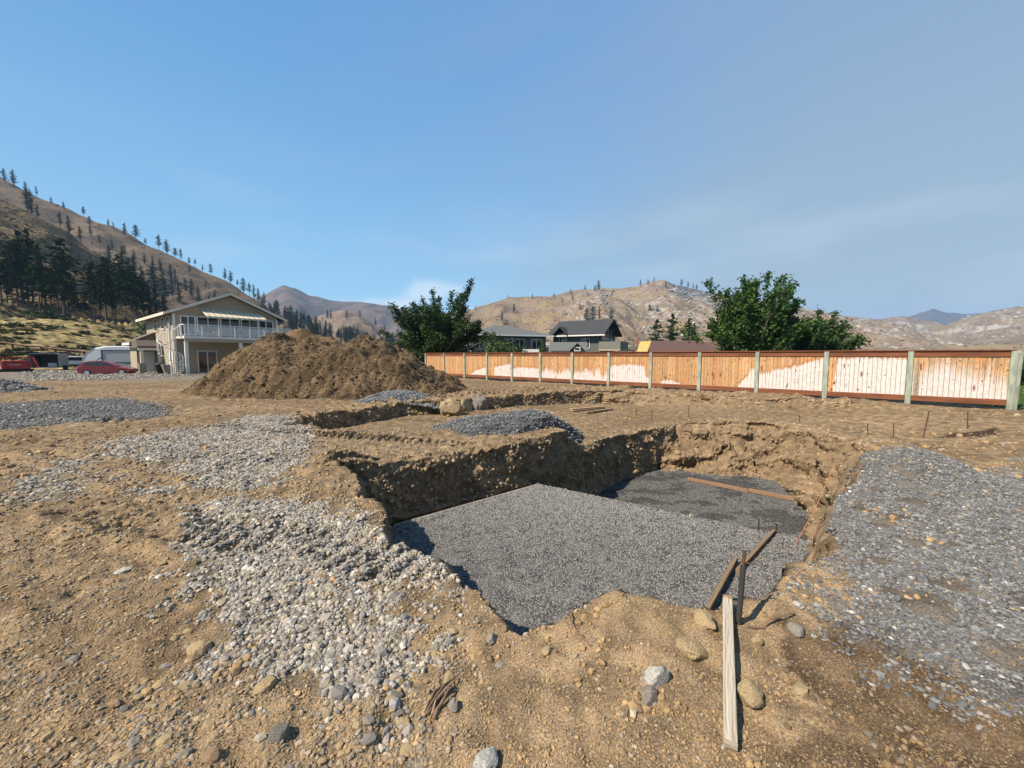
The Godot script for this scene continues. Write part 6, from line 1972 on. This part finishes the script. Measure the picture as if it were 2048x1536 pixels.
func make_vehicles() -> void:
	# red hatchback
	var o := base("parked_car", Vector3(-39.2, -0.1, -37.4), deg_to_rad(24.0))
	tag(o, "dark red hatchback car parked before the white caravan", "car")
	var s := begin()
	extrude(s, PackedVector2Array([Vector2(-2.15, 0.3), Vector2(-2.2, 0.75), Vector2(-2.08, 1.0), Vector2(-1.2, 1.03), Vector2(0.2, 0.98), Vector2(0.9, 0.93), Vector2(1.75, 0.80), Vector2(2.15, 0.62), Vector2(2.2, 0.35), Vector2(1.8, 0.22), Vector2(-1.9, 0.22)]), -0.88, 0.88, 0.12)
	put("body", done(s), M.red_paint, o)
	s = begin()
	extrude(s, PackedVector2Array([Vector2(-2.0, 1.0), Vector2(-1.7, 1.40), Vector2(-1.2, 1.52), Vector2(-0.3, 1.55), Vector2(0.25, 1.44), Vector2(1.0, 0.97), Vector2(0.4, 0.95), Vector2(-1.2, 0.99)]), -0.76, 0.76, 0.14)
	put("roof", done(s), M.red_paint, o)
	s = begin()
	extrude(s, PackedVector2Array([Vector2(-1.62, 1.06), Vector2(-1.42, 1.33), Vector2(-0.55, 1.44), Vector2(-0.55, 1.04)]), 0.745, 0.775)
	put("side_window", done(s), M.window, o)
	s = begin()
	extrude(s, PackedVector2Array([Vector2(-0.47, 1.04), Vector2(-0.47, 1.44), Vector2(0.15, 1.36), Vector2(0.68, 1.03)]), 0.745, 0.775)
	put("side_window", done(s), M.window, o)
	s = begin()
	extrude(s, PackedVector2Array([Vector2(-2.02, 1.06), Vector2(-1.80, 1.36), Vector2(-1.76, 1.34), Vector2(-1.97, 1.05)]), -0.6, 0.6)
	put("rear_window", done(s), M.window, o)
	for z in [-0.72, 0.56]:
		part("tail_lamp", o, M.umbrella, Vector3(-2.21, 0.72, z), Vector3(-2.1, 0.98, z + 0.16))
	for x in [-1.35, 1.4]:
		for z in [-0.8, 0.8]: wheel(o, Vector3(x, 0.32, z), 0.32, 0.2)
	o.scale = Vector3.ONE * 0.9
	# white caravan
	o = base("caravan", Vector3(-47.4, 0.0, -48.5), deg_to_rad(24.0))
	tag(o, "white and grey travel caravan with dark swoosh stripes beside the tan house", "caravan")
	s = begin()
	extrude(s, PackedVector2Array([Vector2(-4.2, 0.6), Vector2(-4.35, 1.2), Vector2(-4.0, 2.0), Vector2(-3.2, 2.65), Vector2(-2.2, 2.92), Vector2(3.4, 2.95), Vector2(4.2, 2.85), Vector2(4.3, 0.55), Vector2(2.0, 0.45), Vector2(-2.0, 0.45)]), -1.2, 1.2, 0.06)
	put("body", done(s), M.rv_white, o)
	s = begin()
	for q in [[Vector2(-3.25, 1.12), Vector2(-2.0, 2.05), Vector2(1.3, 2.38), Vector2(-1.9, 1.88)], [Vector2(-3.2, 1.08), Vector2(-1.6, 1.35), Vector2(0.0, 1.42), Vector2(-1.6, 1.25)], [Vector2(-0.9, 0.78), Vector2(4.2, 1.08), Vector2(4.2, 0.98), Vector2(-0.6, 0.70)]]:
		extrude(s, PackedVector2Array(q), 1.2, 1.208)
	put("swoosh", done(s), M.black, o)
	s = begin()
	for q in [[-2.6, -2.5, 0.9, 2.45], [1.0, 1.1, 0.9, 2.45]]: block(s, Vector3(q[0], q[2], 1.201), Vector3(q[1], q[3], 1.26))
	block(s, Vector3(-2.5, 2.36, 1.201), Vector3(1.0, 2.45, 1.26))
	block(s, Vector3(-2.5, 0.9, 1.201), Vector3(1.0, 0.99, 1.26))
	put("slide_out_frame", done(s), M.black, o)
	part("slide_out", o, M.rv_grey, Vector3(-2.49, 1.0, 1.21), Vector3(0.99, 2.35, 1.215))
	part("air_conditioner", o, M.black, Vector3(-1.6, 2.93, -0.35), Vector3(-0.5, 3.22, 0.35))
	s = begin()
	extrude(s, PackedVector2Array([Vector2(-4.36, 1.2), Vector2(-4.01, 2.02), Vector2(-3.22, 2.68), Vector2(-3.14, 2.62), Vector2(-3.9, 1.95), Vector2(-4.24, 1.2)]), -1.1, 1.21)
	put("front_cap", done(s), M.rv_grey, o)
	part("underbody", o, M.black, Vector3(1.0, 0.15, -1.0), Vector3(4.2, 0.448, 1.0))
	part("step", o, M.black, Vector3(2.6, 0.2, 1.1), Vector3(3.2, 0.9, 1.35))
	for x in [-0.2, 0.7]: wheel(o, Vector3(x, 0.36, 1.0), 0.36, 0.22)
	# dark open cargo trailer
	o = base("cargo_trailer", Vector3(-54.6, 0.0, -45.0), deg_to_rad(37.0))
	tag(o, "grey cargo trailer open at its dark rear with a roof rack", "trailer")
	s = begin()
	var t := 0.06
	block(s, Vector3(-1.15, 0.35, -3.6), Vector3(-1.15 + t, 1.95, 0)); block(s, Vector3(1.15 - t, 0.35, -3.6), Vector3(1.15, 1.95, 0))
	block(s, Vector3(-1.15 + t, 0.35, -3.6), Vector3(1.15 - t, 0.45, 0)); block(s, Vector3(-1.15 + t, 0.45, -3.6), Vector3(1.15 - t, 1.95, -3.54))
	put("box", done(s), M.trailer, o)
	s = begin()
	extrude(s, PackedVector2Array([Vector2(-1.18, 1.952), Vector2(-0.8, 2.08), Vector2(0.8, 2.08), Vector2(1.18, 1.952)]), -3.62, 0.02)
	put("roof", done(s), M.trailer, o)
	for k in 5: part("rack_bar", o, M.black, Vector3(-1.2, 2.085, -3.4 + k * 0.78), Vector3(1.2, 2.17, -3.32 + k * 0.78))
	part("rack_rail", o, M.black, Vector3(-1.24, 2.0, -3.6), Vector3(-1.201, 2.24, 0.0))
	part("rack_rail", o, M.black, Vector3(1.201, 2.0, -3.6), Vector3(1.24, 2.24, 0.0))
	part("ramp", o, M.trailer, Vector3(-1.05, 0.02, 0.03), Vector3(1.05, 0.1, 1.2))
	part("tool_chest", o, M.rv_grey, Vector3(0.2, 0.452, -0.9), Vector3(0.9, 0.9, -0.3))
	for z in [-1.4, -2.2]: 
		s = begin()
		tube(s, [Vector3(1.16, 0.3, z), Vector3(1.32, 0.3, z)], 0.3, 0.3, 14)
		put("wheel", done(s), M.tyre, o)
	# red machine with a tank
	o = base("skid_machine", Vector3(-53.4, 0.0, -41.5), deg_to_rad(38.0))
	tag(o, "red skid machine with a square tank and lifting arms beside the grey trailer", "machine")
	s = begin()
	extrude(s, PackedVector2Array([Vector2(-0.9, 0.35), Vector2(-0.9, 1.18), Vector2(-0.82, 1.26), Vector2(0.82, 1.26), Vector2(0.9, 1.18), Vector2(0.9, 0.35)]), -0.4, 0.4, 0.05)
	put("tank", done(s), M.red_machine, o)
	s = begin()
	var mark := []
	for k in 15: mark.append(Vector3(-0.42 + k * 0.06, 0.80 + 0.055 * sin(k * 1.9), 0.41))
	tube(s, mark, 0.022, 0.022, 4)
	put("lettering", done(s), M.white, o)
	part("top_beam", o, M.red_machine, Vector3(-1.15, 1.52, -0.5), Vector3(1.2, 1.66, -0.38))
	part("upright", o, M.red_machine, Vector3(-1.15, 0.4, -0.5), Vector3(-1.02, 1.518, -0.38))
	part("upright", o, M.red_machine, Vector3(1.07, 0.4, -0.5), Vector3(1.2, 1.518, -0.38))
	s = begin()
	tube(s, [Vector3(1.15, 1.55, -0.35), Vector3(1.35, 1.1, -0.2), Vector3(1.55, 0.5, -0.1)], 0.08, 0.08, 6)
	put("arm", done(s), M.red_machine, o)
	part("track", o, M.tyre, Vector3(-1.1, 0.0, -0.45), Vector3(1.1, 0.348, -0.2))
	part("track", o, M.tyre, Vector3(-1.1, 0.0, 0.2), Vector3(1.1, 0.348, 0.45))
	# white pickup seen between trailer and car
	o = base("parked_truck", Vector3(-58.4, 0.0, -51.5), deg_to_rad(40.0))
	tag(o, "white pickup truck standing between the grey trailer and the red car", "pickup truck")
	s = begin()
	extrude(s, PackedVector2Array([Vector2(-1.0, 0.4), Vector2(-1.0, 1.05), Vector2(-0.85, 1.6), Vector2(-0.75, 1.68), Vector2(0.75, 1.68), Vector2(0.85, 1.6), Vector2(1.0, 1.05), Vector2(1.0, 0.4)]), -3.0, 0.0, 0.1)
	put("body", done(s), M.rv_white, o)
	part("rear_window", o, M.window, Vector3(-0.72, 1.1, 0.002), Vector3(0.72, 1.55, 0.02))
	for x in [-0.98, 0.82]: part("tail_lamp", o, M.umbrella, Vector3(x, 0.75, 0.002), Vector3(x + 0.16, 1.05, 0.03))
	part("bumper", o, M.steel, Vector3(-0.95, 0.4, 0.02), Vector3(0.95, 0.58, 0.16))
	for x in [-0.9, 0.68]:
		for z in [-0.7, -2.5]:
			s = begin()
			tube(s, [Vector3(x, 0.36, z), Vector3(x + 0.22, 0.36, z)], 0.36, 0.36, 14)
			put("wheel", done(s), M.tyre, o)
	# guard rail along the road above the yard
	o = base("guard_rail", Vector3(-60.0, 0, -60.0))
	tag(o, "brown weathered guard rail along the road at the golden field's foot", "guard rail")
	var q2: Dictionary = hills["near"]
	var last := Vector3.ZERO
	for k in 24:
		var p := Vector3(-84.0 + k * 2.3, 0, -60.0 + k * 0.1)
		var h := hill_h(q2, p.x, p.z)
		var local := Vector3(p.x + 60.0, h, p.z + 60.0)
		s = begin()
		block(s, local + Vector3(-0.1, -0.3, -0.1), local + Vector3(0.1, 0.62, 0.1))
		put("post", done(s), M.rust, o)
		if k > 0:
			s = begin()
			tube(s, [last + Vector3(0, 0.75, 0.12), local + Vector3(0, 0.75, 0.12)], 0.14, 0.14, 4)
			put("rail", done(s), M.rust, o)
		last = local
	# post and roll of black sheeting just past the end of the fence
	o = base("marker_post", Vector3(16.35, on_ground(16.35, -12.1), -12.1))
	s = begin()
	tube(s, [Vector3(0, -0.3, 0), Vector3(0.08, 0.95, 0.0)], 0.045, 0.04, 7)
	put("post", done(s), M.wood_new, o)
	s = begin()
	tube(s, [Vector3(0.005, 0.12, 0), Vector3(0.015, 0.2, 0)], 0.055, 0.055, 7)
	put("ribbon", done(s), M.cord, o)
	tag(o, "brown wooden marker post with an orange ribbon past the fence's end", "post")
	o = base("sheeting_roll", Vector3(16.75, on_ground(16.75, -12.2), -12.2))
	s = begin()
	tube(s, [Vector3(0, 0, 0), Vector3(0.02, 0.4, 0), Vector3(0.05, 0.85, 0)], 0.2, 0.17, 10)
	put("roll", done(s), M.black, o)
	tag(o, "upright roll of black sheeting beside the wooden marker post", "sheeting roll")
	print("vehicles ", Time.get_ticks_msec())

func _ready() -> void:
	set_up_view()
	noise_a = noise_of(1, 0.12, 3)
	noise_b = noise_of(2, 0.75, 4)
	noise_c = noise_of(3, 3.6, 3)
	noise_d = noise_of(4, 7.5, 2)
	noise_e = noise_of(9, 0.8, 1)
	make_materials()
	make_ground()
	make_faces()
	make_hills()
	make_heaps()
	make_fence()
	make_tan_house()
	make_far_houses()
	make_pines()
	make_broadleaves()
	make_vehicles()
	make_pit_things()
	make_rocks()
	make_gravel()
